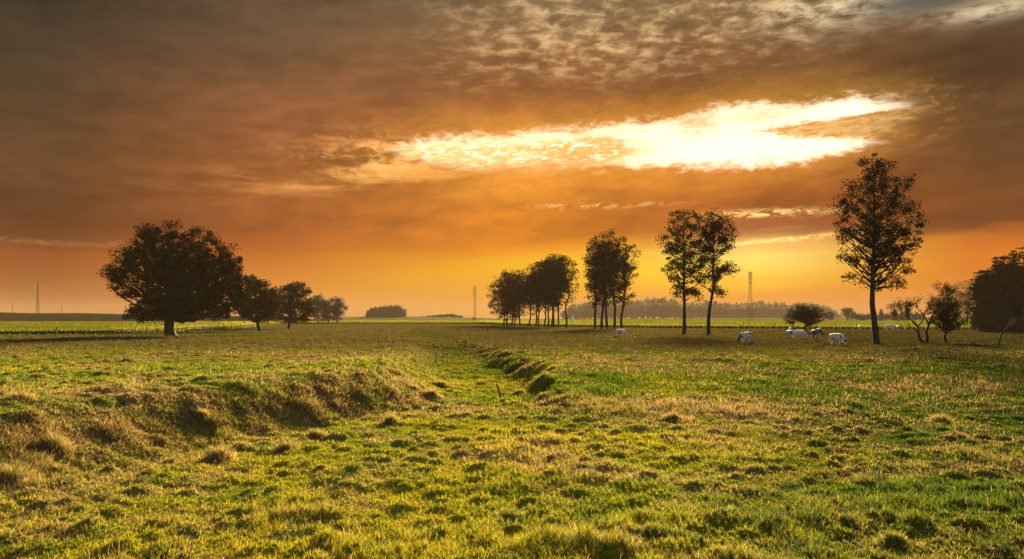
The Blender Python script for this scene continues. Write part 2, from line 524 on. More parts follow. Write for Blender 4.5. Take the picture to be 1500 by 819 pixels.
M['red_steel'] = solid('rusty_painted_steel', (0.13, 0.045, 0.025), (0.22, 0.08, 0.04), 0.6, 0.6, 0, 0.1)
M['white_wall'] = solid('white_render', (0.72, 0.70, 0.66), (0.82, 0.80, 0.76), 2.0, 0.8)

# ------------------------------------------------------------------ ground
GREEN, YEL, STRAW, BROWN, DARK = (np.array(c) for c in ((0.080, 0.145, 0.010), (0.275, 0.24, 0.013), (0.34, 0.235, 0.085), (0.175, 0.11, 0.052), (0.035, 0.055, 0.009)))


def dryness(x, y):
    """0 lush .. 1 straw; and how yellow the live grass is"""
    lo, sl_, s_d = lowness(x, y)
    bank = np.clip(4 * lo * (1 - lo), 0, 1) * sst(y, 130, 60)
    dist = sst(y, 38, 105)
    d = 0.24 + 0.48 * dist
    d = d + 1.35 * (fbm(x / 6.5, y / 6.5, 81) - 0.5) + 1.15 * (fbm(x / 1.2, y / 1.2, 91, 2) - 0.5)
    d = d - 0.55 * lo * sst(y, 32, 46) + 0.10 * sst(x / np.maximum(y, 1), 0.15, 0.55) * (1 - dist) + 0.42 * bank * sst(fbm(x / 1.4, y / 1.4, 55), 0.48, 0.62) - 0.08 * bank + 0.55 * np.exp(-((x + 4.6) ** 2 / 6 + (y - 43) ** 2 / 26))
    # the fresh green ring round the oak and the right-hand trees
    d = d - 0.5 * np.exp(-((x + 52) ** 2 / 500 + (y - 136) ** 2 / 250)) - 0.35 * np.exp(-((x - 52) ** 2 / 900 + (y - 98) ** 2 / 250))
    # dry pinkish patch in the middle of the right meadow
    d = d + 0.55 * np.exp(-((x - 8.5) ** 2 / 26 + (y - 38) ** 2 / 12)) + 0.4 * np.exp(-((x - 24) ** 2 / 18 + (y - 44) ** 2 / 7)) + 0.3 * np.exp(-((x - 9) ** 2 / 60 + (y - 57) ** 2 / 30))
    yel = np.clip(0.64 + 1.5 * (fbm(x / 5.0, y / 5.0, 61) - 0.5) - 0.35 * sst(x / np.maximum(y, 1), 0.2, 0.6) - 0.35 * (1 - sl_) * sst(y, 60, 20), 0, 1)
    return np.clip(d, 0, 1), yel


m, t, o = mat_new('meadow_soil')
p = t.nodes.new('ShaderNodeBsdfPrincipled'); p.inputs['Roughness'].default_value = 1.0
p.inputs['Specular IOR Level'].default_value = 0.0
a = t.nodes.new('ShaderNodeAttribute'); a.attribute_name = 'tint'
oc = objcoord(t)
nn = noise(t, oc, 5.0, 6, 0.65)
v = nn * 0.9 + 0.5
col = mixc(t, 1.0, E(t, a.outputs['Color']), comb(t, v, v, v), 'MULTIPLY')
t.links.new(col.k, p.inputs['Base Color'])
b = t.nodes.new('ShaderNodeBump'); b.inputs['Strength'].default_value = 0.8; b.inputs['Distance'].default_value = 0.12
t.links.new(nn.k, b.inputs['Height']); t.links.new(b.outputs[0], p.inputs['Normal'])
t.links.new(p.outputs[0], o.inputs['Surface'])
M['soil'] = m

ys = np.concatenate([np.linspace(-120, 5, 40)[:-1], np.geomspace(5, 230, 760), np.geomspace(235, 3000, 60)])
ss = np.linspace(-1, 1, 721)
YY, SS = np.meshgrid(ys, ss, indexing='ij')
XX = SS * (22 + 0.86 * np.clip(YY, 0, None) + 0.4 * np.clip(-YY, 0, None))
XX = np.where(YY > 300, XX * (1 + (YY - 300) / 2700 * 0.15), XX)
ZZ = ground_h(XX.ravel(), YY.ravel())
dr, ye = dryness(XX.ravel(), YY.ravel())
live = GREEN * (1 - ye[:, None]) + YEL * ye[:, None]
gc = (live * (1 - dr[:, None]) + (0.6 * STRAW + 0.4 * BROWN) * dr[:, None]) * 0.75
Xr, Yr = XX.ravel(), YY.ravel()
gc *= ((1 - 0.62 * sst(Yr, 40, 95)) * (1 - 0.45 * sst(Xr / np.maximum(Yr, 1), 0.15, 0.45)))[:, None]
nr, ncl = YY.shape
ii, jj = np.meshgrid(np.arange(nr - 1), np.arange(ncl - 1), indexing='ij')
q = (ii * ncl + jj).ravel()
gfaces = np.stack([q, q + 1, q + ncl + 1, q + ncl], -1)
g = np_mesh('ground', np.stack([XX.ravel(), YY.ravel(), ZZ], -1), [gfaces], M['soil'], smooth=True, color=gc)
tag(g, 'rough pasture ground with a shallow dry ditch running away from the viewer', 'ground', None, 'structure')


def blades(n_tot, P, L, Wd, lean, colr, tipc, rg, up=1.0, curl=0.6, az_=None):
    """arrays of blades: base points P, lengths L, widths Wd -> verts, faces, colours (5 verts a blade)"""
    n = len(P)
    th = rg.uniform(0, 2 * np.pi, n) if az_ is None else az_
    ld = np.stack([np.cos(th), np.sin(th), np.zeros(n)], -1)
    ph = rg.uniform(0, 2 * np.pi, n)
    wd = np.stack([np.cos(ph), np.sin(ph), np.zeros(n)], -1) * (Wd * 0.5)[:, None]
    upv = np.array([0, 0, 1.0])
    a1 = lean * 0.6; a2 = lean * (0.6 + curl) + 0.25
    mid = P + (ld * np.sin(a1)[:, None] + upv * np.cos(a1)[:, None]) * (L * 0.55)[:, None]
    tip = mid + (ld * np.sin(a2)[:, None] + upv * np.cos(a2)[:, None]) * (L * 0.45)[:, None]
    V = np.stack([P - wd, P + wd, mid - wd * 0.75, mid + wd * 0.75, tip], 1)
    C = np.stack([colr * 0.9, colr * 0.9, colr, colr, tipc], 1)
    k = np.arange(n) * 5
    quads = np.stack([k, k + 1, k + 3, k + 2], -1)
    tris = np.stack([k + 2, k + 3, k + 4], -1)
    return V.reshape(-1, 3), quads, tris, C.reshape(-1, 3)


# grass: evenly dense to the eye from the near meadow out to the far trees, spread well past both edges of the view
NB = 900000
rg = np.random.default_rng(21)
vmin, vmax = 3.0 / 190.0, 4.2 / 9.5
vv = vmin + (vmax - vmin) * rg.random(NB) ** 1.15
Y = np.clip(4.2 / vv, 8.0, 200)
X = (rg.random(NB) * 2 - 1) * (0.74 * Y + 3)
nbk = 260000                                   # the bank faces carry as much again
yb = np.clip(3.9 / (3.9 / 120 + (3.9 / 17 - 3.9 / 120) * rg.random(nbk)), 8, 200)
sd_l = rg.random(nbk) < 0.68
xb = np.where(sd_l, np.interp(yb, LY, LX) + rg.normal(-1.7, 1.5, nbk), np.interp(yb, RY, RX) + rg.normal(0.7, 0.9, nbk))
kb = sd_l | (yb > 37)
X[:kb.sum()] = xb[kb]; Y[:kb.sum()] = yb[kb]
X = X + rg.normal(0, 0.05, NB); Y = Y + rg.normal(0, 0.01, NB) * Y
# gather blades into small tufts
jx, jy = hsh(np.floor(X / 0.16), np.floor(Y / 0.16), 5), hsh(np.floor(X / 0.16), np.floor(Y / 0.16), 6)
X = X + ((np.floor(X / 0.16) + jx) * 0.16 - X) * 0.45
Y = Y + ((np.floor(Y / 0.16) + jy) * 0.16 - Y) * 0.45
Z = ground_h(X, Y)
dr, ye = dryness(X, Y)
isdry = rg.random(NB) < dr * 0.92
clod = bumps(X, Y, 1.35, 11, 0.45)
fine = fbm(X / 0.7, Y / 0.7, 33, 2)
rank = np.clip(sst(fbm(X / 2.6, Y / 2.6, 57, 3), 0.50, 0.66) + 1.6 * np.exp(-((X - 8.5) ** 2 / 20 + (Y - 38) ** 2 / 8)) + 1.2 * np.exp(-((X - 24) ** 2 / 12 + (Y - 44) ** 2 / 5)), 0, 2)             # ungrazed rank patches
bankb = np.clip(4 * lowness(X, Y)[0] * (1 - lowness(X, Y)[0]), 0, 1) * sst(Y, 110, 55)
nearf = sst(Y, 34, 16)
L = (0.035 + 0.05 * rg.random(NB) + nearf * (0.005 + 0.10 * rg.random(NB) ** 5) + 0.05 * nearf * rank * rg.random(NB) + 0.05 * clod + 0.10 * sst(fine, 0.52, 0.75) * (0.3 + rank) + 0.05 * rank + 0.20 * bankb * rg.random(NB) * sst(fbm(X / 1.1, Y / 1.1, 58, 2), 0.2, 0.65)) * (1 + Y / 300.0)
L = L * np.where(isdry, 1.25, 1.0)
Wd = 0.0065 * (0.7 + 0.6 * rg.random(NB)) + Y * 0.00060
lean = np.abs(rg.normal(0.75, 0.5, NB)) + np.where(isdry, 0.25, 0)
live = GREEN * (1 - ye[:, None]) + YEL * ye[:, None]
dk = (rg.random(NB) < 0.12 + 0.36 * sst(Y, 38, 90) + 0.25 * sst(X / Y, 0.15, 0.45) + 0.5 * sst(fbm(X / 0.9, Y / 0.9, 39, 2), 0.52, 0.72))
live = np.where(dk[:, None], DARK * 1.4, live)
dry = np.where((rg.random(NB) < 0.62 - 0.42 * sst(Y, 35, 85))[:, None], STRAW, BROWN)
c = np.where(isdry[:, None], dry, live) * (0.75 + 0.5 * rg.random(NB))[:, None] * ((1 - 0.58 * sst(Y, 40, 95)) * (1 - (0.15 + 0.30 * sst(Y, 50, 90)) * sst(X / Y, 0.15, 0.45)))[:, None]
tipc = np.where((rg.random(NB) < 0.25)[:, None], 0.5 * c + 0.5 * STRAW, c)
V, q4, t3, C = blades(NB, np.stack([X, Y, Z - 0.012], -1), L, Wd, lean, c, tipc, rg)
# long bleached stalks here and there
NS = 4200
Ys = 3.9 / (3.9 / 60 + (vmax - 3.9 / 60) * rg.random(NS)); Xs = (rg.random(NS) * 2 - 1) * (0.74 * Ys + 3)
keep = fbm(Xs / 3.0, Ys / 3.0, 77) > 0.5
Xs, Ys = Xs[keep], Ys[keep]; NS = len(Xs)
cs = np.where((rg.random(NS) < 0.35)[:, None], BROWN * 0.6, STRAW) * (0.9 + 0.5 * rg.random(NS))[:, None]
V2, q2, t2, C2 = blades(NS, np.stack([Xs, Ys, ground_h(Xs, Ys) - 0.01], -1), 0.16 + 0.34 * rg.random(NS) ** 2, 0.004 + Ys * 0.00028, np.abs(rg.normal(0.5, 0.35, NS)), cs, cs, rg)
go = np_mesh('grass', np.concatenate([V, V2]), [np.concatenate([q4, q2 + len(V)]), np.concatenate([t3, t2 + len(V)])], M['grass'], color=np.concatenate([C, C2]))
tag(go, 'rough yellow green pasture grass mixed with straw coloured dead blades', 'grass', None, 'stuff')

# ------------------------------------------------------------------ the flowering crop beyond the pasture
EDGE = np.array([(-420, 128), (-200, 132), (-110, 136), (-88, 140), (-72, 152), (-71, 196), (-86, 262), (-122, 437), (-60, 440), (-17, 425), (-8, 380),
                 (10, 300), (24, 268), (50, 236), (91, 213), (125, 197), (180, 180), (330, 150), (520, 130)], float)
tt = np.concatenate([[0], np.cumsum(np.linalg.norm(np.diff(EDGE, axis=0), axis=1))])
ts = np.linspace(0, tt[-1], 900)
ex, ey = np.interp(ts, tt, EDGE[:, 0]), np.interp(ts, tt, EDGE[:, 1])
ey = ey + 2.0 * (vn(ts / 9, ts * 0, 3) - 0.5)
ks = np.concatenate([[1.0, 1.0015, 1.004, 1.01], np.geomspace(1.02, 6.5, 46)])
KX, KY = np.outer(ex, ks), np.outer(ey, ks)
far = np.clip((KY - 380) / 300, 0, 1)
KX, KY = KX, np.minimum(KY, 1500 + 0 * KY)
KZ = 0.82 + 0.22 * (fbm(KX / 3, KY / 3, 7) - 0.5) + 0.25 * (fbm(KX / 22, KY / 22, 8) - 0.5) * np.clip(KY / 200, 0, 1)
KZ[:, 0] = -0.25; KZ[:, 1] = 0.45 * KZ[:, 1]; KZ[:, 2] *= 0.85
cy = fbm(KX / 8, KY / 30, 12)
CG, CY = np.array((0.09, 0.12, 0.010)), np.array((0.22, 0.20, 0.014))
cc = CG + (CY - CG) * np.clip(0.15 + 1.1 * (cy - 0.2), 0, 1)[..., None]
cc[:, :3] = (0.035, 0.055, 0.012)
nr, ncl = KX.shape
ii, jj = np.meshgrid(np.arange(nr - 1), np.arange(ncl - 1), indexing='ij')
q = (ii * ncl + jj).ravel()
cf = np.stack([q, q + ncl, q + ncl + 1, q + 1], -1)
CV, CF4, CC = np.stack([KX.ravel(), KY.ravel(), KZ.ravel()], -1), cf, cc.reshape(-1, 3)
# plants: stems and flower heads standing out of it, thickest along the near edge
NP = 340000
u = rg.random(NP) * (len(ts) - 1); iu = u.astype(int); fu = u - iu
bx, by = ex[iu] * (1 - fu) + ex[iu + 1] * fu, ey[iu] * (1 - fu) + ey[iu + 1] * fu
kk = 1.0 + 0.0 * u
front_p = rg.random(NP) < 0.35
kk = np.where(front_p, 1 + 0.006 * rg.random(NP), 1.0 + 2.2 * rg.random(NP) ** 2.2)
px_, py_ = bx * kk, by * kk
vis = np.abs(px_) < 0.78 * py_ + 10
px_, py_, front_p = px_[vis], py_[vis], front_p[vis]; NP = len(px_)
hb = np.where(front_p, 0.15 * rg.random(NP), 0.62)
Lp = np.where(front_p, 0.35 + 0.6 * rg.random(NP), 0.22 + 0.28 * rg.random(NP))
Wp = 0.02 + py_ * 0.0006
fl = (rg.random(NP) < 0.8) & ~front_p
cp = np.where(fl[:, None], CY * 1.05, np.where((rg.random(NP) < 0.5)[:, None], CG, CG * 0.6)) * (0.85 + 0.3 * rg.random(NP))[:, None]
V3, q3, t3b, C3 = blades(NP, np.stack([px_, py_, hb], -1), Lp, Wp, np.abs(rg.normal(0.2, 0.25, NP)), cp, cp, rg)
co = np_mesh('flowering_crop', np.concatenate([CV, V3]), [np.concatenate([CF4, q3 + len(CV)]), t3b + len(CV)], M['crop'], smooth=True, color=np.concatenate([CC, C3]))
tag(co, 'yellow flowering crop with a dark green edge beyond the pasture', 'crop', None, 'stuff')

# weedy margin between pasture and crop
NW = 26000
u = rg.random(NW) * (len(ts) - 1); iu = u.astype(int)
off = rg.normal(1.5, 1.6, NW)
wx, wy = ex[iu] * (1 - off / ey[iu]), ey[iu] - off
clump = vn(ts[iu] / 7.0, off * 0.4, 19)
Lw = 0.25 + 0.9 * rg.random(NW) * sst(clump, 0.35, 0.85)
wc = np.where((rg.random(NW) < 0.35)[:, None], BROWN * 0.7, np.array((0.04, 0.06, 0.014))) * (0.7 + 0.6 * rg.random(NW))[:, None]
V4, q4b, t4, C4 = blades(NW, np.stack([wx, wy, ground_h(wx, wy) - 0.03], -1), Lw, 0.03 + wy * 0.0008, np.abs(rg.normal(0.3, 0.3, NW)), wc, wc, rg)
wo = np_mesh('weeds', V4, [q4b, t4], M['grass'], color=C4)
tag(wo, 'dark weedy strip along the front edge of the crop', 'weeds', None, 'stuff')


# ------------------------------------------------------------------ far hills
def hill(name, x0, x1, Yn, depth, prof, mat, label):
    """a long low rise; prof(px) gives the photo row of its crest"""
    xs = np.linspace(x0, x1, 160)
    vs = np.linspace(0, 1, 14)
    P_ = []
    for x in xs:
        top = (HZ - prof(x)) / F * (Yn + depth * 0.5) + CAMZ
        for v_ in vs:
            y = Yn + depth * v_
            P_.append(((x - CX) / F * (Yn + depth * 0.5), y, top * math.sin(math.pi * v_) ** 0.8 - 0.3 + 0.25 * math.sin(x * 0.9) * math.sin(v_ * 9)))
    n2 = len(vs)
    i, j = np.meshgrid(np.arange(len(xs) - 1), np.arange(n2 - 1), indexing='ij')
    q = (i * n2 + j).ravel()
    o = np_mesh(name, P_, [np.stack([q, q + n2, q + n2 + 1, q + 1], -1)], mat, smooth=True)
    tag(o, label, 'hill', None, 'structure')


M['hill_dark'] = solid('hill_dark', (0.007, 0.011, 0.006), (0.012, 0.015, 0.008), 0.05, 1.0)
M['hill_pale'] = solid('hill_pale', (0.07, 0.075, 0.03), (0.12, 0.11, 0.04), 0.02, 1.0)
ip = lambda L: (lambda x: float(np.interp(x, [p_[0] for p_ in L], [p_[1] for p_ in L])))
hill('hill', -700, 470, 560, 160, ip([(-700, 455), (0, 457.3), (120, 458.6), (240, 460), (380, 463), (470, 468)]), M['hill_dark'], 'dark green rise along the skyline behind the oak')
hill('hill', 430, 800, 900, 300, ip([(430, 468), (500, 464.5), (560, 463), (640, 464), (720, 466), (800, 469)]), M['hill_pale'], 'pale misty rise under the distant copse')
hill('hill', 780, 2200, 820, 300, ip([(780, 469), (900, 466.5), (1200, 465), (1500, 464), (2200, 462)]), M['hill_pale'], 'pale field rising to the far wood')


# ------------------------------------------------------------------ trees
def leaf_cards(Cn, s, rg, aspect=0.55, hang=0.0):
    n = len(Cn)
    a_ = rg.normal(size=(n, 3))
    if hang: a_[:, 2] *= 1 + hang * 4
    a_ /= np.linalg.norm(a_, axis=1)[:, None]
    b_ = np.cross(a_, rg.normal(size=(n, 3))); b_ /= np.linalg.norm(b_, axis=1)[:, None] + 1e-9
    sz = s * (0.6 + 0.8 * rg.random(n))[:, None]
    V = np.stack([Cn - a_ * sz, Cn - b_ * sz * aspect, Cn + a_ * sz, Cn + b_ * sz * aspect], 1).reshape(-1, 3)
    return V, np.arange(n * 4).reshape(-1, 4)


def sample_blobs(blobs, n, rg, bias=2.2):
    w = np.array([b_[4] if len(b_) > 4 else b_[2] * b_[3] for b_ in blobs], float); w /= w.sum()
    k = rg.choice(len(blobs), n, p=w)
    B = np.array([b_[:4] for b_ in blobs])[k]
    d = rg.normal(size=(n, 3)); d /= np.linalg.norm(d, axis=1)[:, None]
    r = rg.random(n) ** (1 / bias)
    P_ = d * r[:, None] * np.stack([B[:, 2], B[:, 2] * 0.9, B[:, 3]], -1)
    P_[:, 0] += B[:, 0]; P_[:, 2] += B[:, 1]
    return P_


def tree(name, label, x, y, H, r0, blobs, clumps, per, cr, leaf, lm, bm='bark', seed=1, group=None, lean=(), limbs=0.4, zfork=0.25, hang=0.0,
         flat=0.75, top=0.93, twist=0.006, bias=2.2, aspect=0.55, cat='tree', steep=0.6):
    """tapered trunk with limbs reaching to leaf clumps; blobs are (dx, dz, rx, rz[, weight]) in metres from the foot"""
    rg = np.random.default_rng(seed)
    z0 = gz(x, y) - 0.12
    root = empty(name, (x, y, z0))
    tag(root, label, cat, group)
    mb = MB()
    nseg = 14
    zz = np.linspace(0, H * top, nseg)
    wx_ = np.cumsum(rg.normal(0, H * twist, nseg)); wy_ = np.cumsum(rg.normal(0, H * twist, nseg))
    wx_ -= wx_[0]; wy_ -= wy_[0]
    if lean: wx_ = wx_ * 0.4 + np.interp(zz, [a_ for a_, _ in lean], [b_ for _, b_ in lean])
    ax = np.stack([wx_, wy_, zz], -1)
    rad = r0 * np.clip(1 - zz / H, 0.02, 1) ** 0.85
    rad[0] *= 1.45; rad[1] *= 1.06
    pts = np.insert(ax, 1, ax[0] * 0.75 + ax[1] * 0.25, 0); rr = np.insert(rad, 1, r0 * 1.08)
    mb.tube(pts, rr, 9)
    Cn = sample_blobs(blobs, clumps, rg, bias)
    nl = int(clumps * limbs)
    for c_ in Cn[:nl]:
        hd = math.hypot(c_[0] - np.interp(c_[2], zz, wx_), c_[1])
        zs = min(max(c_[2] - hd * steep - rg.uniform(0, 0.1) * H, H * zfork), H * 0.88)
        if zs > c_[2]: zs = min(max(c_[2] - 0.2, H * zfork), zs)
        s_ = np.array([np.interp(zs, zz, wx_), np.interp(zs, zz, wy_), zs])
        e_ = c_
        mid_ = s_ * 0.5 + e_ * 0.5 + np.array([0, 0, -0.10 * hd if not hang else 0.25 * hd]) + rg.normal(0, 0.06 * (hd + 0.3), 3)
        tq = np.linspace(0, 1, 6)[:, None]
        path = s_ * (1 - tq) ** 2 + 2 * mid_ * tq * (1 - tq) + e_ * tq ** 2
        path[1:-1] += rg.normal(0, 0.025 * (hd + 0.3), (4, 3))
        rb = max(min(float(np.interp(zs, zz, rad)) * 0.5, 0.02 + 0.028 * hd), 0.018)
        mb.tube(path, np.linspace(rb, 0.012 + 0.1 * rb, 6), 5)
    mb.build('trunk', M[bm], root)
    n = clumps * per
    k = np.repeat(np.arange(clumps), per)
    sc_ = cr * (0.55 + 0.9 * rg.random(clumps))[k]
    g_ = rg.normal(size=(n, 3)); g_ *= (rg.random(n) ** 0.4 / (np.linalg.norm(g_, axis=1) + 1e-9))[:, None] * 1.75
    g_ = g_ * np.stack([sc_, sc_, sc_ * flat * (1 + hang * 1.6)], -1)
    if hang: g_[:, 2] -= np.abs(g_[:, 2]) * hang
    LP = Cn[k] + g_
    LP = LP[LP[:, 2] > 0.25]
    V, Fc = leaf_cards(LP, leaf, rg, aspect, hang)
    np_mesh('crown', V, [Fc], M[lm], root)
    return root


def T(px, py): return at(px, py)


# the great oak
ox, oy = T(250, 493)
pm = F / oy
def B(px, py, rx, ry, w=None, bx=250, by=493, k=None):
    k = k or pm
    r_ = [(px - bx) / k, (by - py) / k, rx / k, ry / k]
    return tuple(r_ + ([w] if w is not None else []))


oak = [B(245, 400, 62, 62), B(218, 375, 38, 44), B(300, 385, 50, 45), B(318, 415, 40, 45), B(180, 400, 30, 22), B(168, 408, 20, 15), B(250, 352, 52, 26), B(212, 342, 20, 16), B(240, 447, 48, 26),
       B(285, 445, 50, 26), B(225, 455, 32, 18), B(320, 455, 22, 14), B(345, 408, 16, 34), B(330, 372, 18, 22), B(205, 425, 26, 20), B(190, 380, 26, 20), B(205, 458, 22, 13), B(335, 445, 18, 20), B(260, 456, 40, 14)]
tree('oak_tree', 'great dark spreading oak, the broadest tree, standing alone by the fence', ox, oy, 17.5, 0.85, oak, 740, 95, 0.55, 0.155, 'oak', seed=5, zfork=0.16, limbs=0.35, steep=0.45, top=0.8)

# two lower trees right of the oak
x, y = T(381, 485.5); pm = F / y
tree('field_maple_tree', 'dark bushy tree just right of the oak, with a slender leaning trunk and raised top', x, y, 12.8, 0.42,
     [B(378, 447, 36, 27, None, 381, 485.5), B(374, 416, 17, 18, None, 381, 485.5), B(358, 442, 22, 24, None, 381, 485.5), B(395, 440, 16, 24, None, 381, 485.5)], 260, 60, 0.62, 0.2, 'bush', seed=11,
     lean=[(0, 0), (2.5, -0.9), (12, -1.2)], zfork=0.17)
x, y = T(423, 482); pm = F / y
tree('field_maple_tree', 'low rounded bushy tree, second to the right of the oak, trunk upright', x, y, 12.0, 0.42,
     [B(425, 443, 36, 27, None, 423, 482), B(402, 446, 22, 25, None, 423, 482), B(432, 425, 22, 12, None, 423, 482), B(445, 455, 14, 18, None, 423, 482)], 260, 60, 0.65, 0.21, 'bush', seed=12, zfork=0.15)

# hazy trio beyond them
for px, top_, hw, lab, sd_ in ((466, 432, 16, 'hazy round tree at the left of the misty trio right of the bushy trees', 1), (481, 436, 13, 'hazy tree in the middle of the misty trio beyond the bushy trees', 2),
                               (494, 434, 13, 'hazy narrow topped tree at the right end of the misty trio', 3)):
    y = 430.0; x = (px - CX) / F * y; k = F / y
    Ht = (473 - top_) / k
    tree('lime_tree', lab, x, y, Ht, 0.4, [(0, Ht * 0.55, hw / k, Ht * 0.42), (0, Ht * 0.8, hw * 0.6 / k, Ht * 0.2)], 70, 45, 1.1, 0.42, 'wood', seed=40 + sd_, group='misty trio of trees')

# the poplar row, far end to near end
row = [  # x, foot row, top row, crown foot row, half width px
    (738, 477, 399, 472, 26), (743.6, 477.1, 396, 472, 23), (749, 477.3, 396, 471, 22), (755, 477.4, 396, 471, 21), (761, 477.6, 397, 469, 21),
    (774.7, 478, 390, 466, 23), (785.4, 478.3, 384, 464, 21), (790, 478.5, 381, 461, 19), (798, 478.8, 378, 460, 18), (802.7, 479, 376, 459, 17), (808.5, 479.2, 373, 458, 18),
    (811.8, 479.3, 371, 457, 17), (817.4, 479.6, 369, 456, 19), (829.4, 480.2, 372, 448, 18)]
names = ['first', 'second', 'third', 'fourth', 'fifth', 'sixth', 'seventh', 'eighth', 'ninth', 'tenth', 'eleventh', 'twelfth', 'thirteenth', 'fourteenth']
for i, (px, fy, ty, cy_, hw) in enumerate(row):
    x, y = T(px, fy); k = F / y
    H = (fy - ty) / k; zb = (fy - cy_) / k; hw /= k
    if i == 0: lab = 'poplar at the far left end of the long poplar row, nearest the slender mast'
    elif i == 13: lab = 'bare trunked poplar at the right end of the long row, its crown see-through'
    else: lab = names[i] + ' poplar trunk counted from the mast end of the long row'
    zc = (H + zb) / 2
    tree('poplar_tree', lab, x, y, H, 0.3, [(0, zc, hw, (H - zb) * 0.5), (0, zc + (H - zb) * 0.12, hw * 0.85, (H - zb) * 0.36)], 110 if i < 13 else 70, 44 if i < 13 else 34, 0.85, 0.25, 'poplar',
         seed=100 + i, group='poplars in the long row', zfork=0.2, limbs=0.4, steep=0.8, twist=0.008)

# five poplars
five = [(871.4, 482, 352, 448, 16, 'leftmost of the five clustered poplars, lowest leaves reaching down its trunk', [(0, 0), (4, -.1), (10, 0.1)]),
        (881.4, 482.1, 343, 447, 22, 'poplar with an S-curved trunk, second of the five clustered poplars', [(0, 0), (3, -.2), (7, 0.5), (12, .8)]),
        (890, 482.4, 338, 445, 25, 'middle one of the five clustered poplars, trunk leaning left', [(0, 0), (4, -.2), (10, -.8)]),
        (899.5, 482.4, 338, 444, 25, 'straight trunked poplar, fourth of the five clustered poplars', []),
        (910.6, 482.3, 345, 447, 27, 'rightmost of the five clustered poplars, trunk bowed, white cow before it', [(0, 0), (3, -.1), (7, .6), (12, .9)])]
for i, (px, fy, ty, cy_, hw, lab, ln) in enumerate(five):
    x, y = T(px, fy); k = F / y
    H = (fy - ty) / k; zb = (fy - cy_) / k; hw /= k
    tree('poplar_tree', lab, x, y, H, 0.36, [(0, zb + (H - zb) * 0.62, hw, (H - zb) * 0.38), (0, zb + (H - zb) * 0.3, hw * 0.8, (H - zb) * 0.3)], 120, 46, 0.72, 0.21, 'poplar', seed=140 + i,
         group='cluster of five poplars', zfork=0.22, limbs=0.45, lean=ln, steep=1.0)

# pair of poplars
for px, fy, bl, lab, sd_, ln in (
        (1002, 490.5, [(1000, 330, 26, 24), (985, 352, 20, 22), (1004, 372, 30, 30), (985, 400, 16, 14), (1018, 402, 16, 20), (995, 424, 14, 12), (1015, 425, 12, 8)],
         'left of the two tall poplars, crown leaning to the left', 160, [(0, 0), (4, .2), (12, .2)]),
        (1038, 491.5, [(1046, 332, 28, 24), (1058, 350, 22, 26), (1035, 365, 28, 30), (1062, 395, 20, 16), (1040, 405, 22, 18), (1055, 428, 14, 12), (1022, 430, 10, 8), (1030, 345, 20, 20)],
         'right of the two tall poplars, trunk curving, crown reaching right', 171, [(0, 0), (4, -.1), (8, .6), (14, .7), (22, 1.0)])):
    x, y = T(px, fy); k = F / y
    bl = [((a_ - px) / k, (fy - b_) / k, c_ / k, d_ / k) for a_, b_, c_, d_ in bl]
    tree('poplar_tree', lab, x, y, (fy - 308) / k, 0.33, bl, 190, 52, 0.52, 0.155, 'poplar', seed=sd_, group='pair of tall poplars', zfork=0.26, limbs=0.5, lean=ln, steep=0.5)

# the tall lone poplar
px, fy = 1284, 504.0
x, y = T(px, fy); k = F / y
bl = [(1280, 250, 30, 24), (1308, 268, 28, 26), (1262, 280, 34, 28), (1290, 300, 46, 36), (1325, 300, 22, 18), (1328, 340, 22, 14), (1250, 325, 30, 22), (1285, 345, 50, 30), (1238, 345, 16, 10), (1250, 378, 26, 14),
      (1295, 385, 40, 22), (1310, 365, 30, 20), (1300, 412, 26, 12), (1255, 405, 20, 10), (1320, 395, 16, 9), (1236, 300, 16, 13), (1340, 320, 15, 14), (1338, 352, 16, 12), (1282, 240, 20, 16)]
bl = [((a_ - px) / k, (fy - b_) / k, c_ / k, d_ / k) for a_, b_, c_, d_ in bl]
tree('poplar_tree', 'tallest tree, lone poplar with a straight dark trunk beside the hawthorns and cows', x, y, (fy - 226) / k, 0.37, bl, 340, 56, 0.40, 0.115, 'poplar', seed=181, zfork=0.3, limbs=0.5, lean=[(0, 0), (6, -.3), (20, -.2)], steep=0.45)

# hawthorns over the cows
x, y = T(1182, 488.5); k = F / y
tree('hawthorn_tree', 'dark umbrella shaped hawthorn with cows standing round its trunk', x, y, 5.6, 0.2, [(0.1, 3.8, 3.3, 1.9), (-1.4, 4.0, 2.2, 1.7), (1.9, 3.3, 1.7, 1.6)], 290, 30, 0.3, 0.10, 'bush', seed=201, zfork=0.24, limbs=0.9, steep=0.25, twist=0.02)
x, y = T(1165, 484); k = F / y
tree('hawthorn_tree', 'thinner ragged hawthorn leaning out left behind the umbrella shaped one', x, y, 4.8, 0.17, [(-0.6, 3.4, 2.2, 1.6), (0.4, 4.0, 1.6, 1.3), (-1.8, 2.6, 1.2, 1.0)], 95, 18, 0.38, 0.11, 'bush', seed=202, zfork=0.24, limbs=0.95, steep=0.25, twist=0.03)


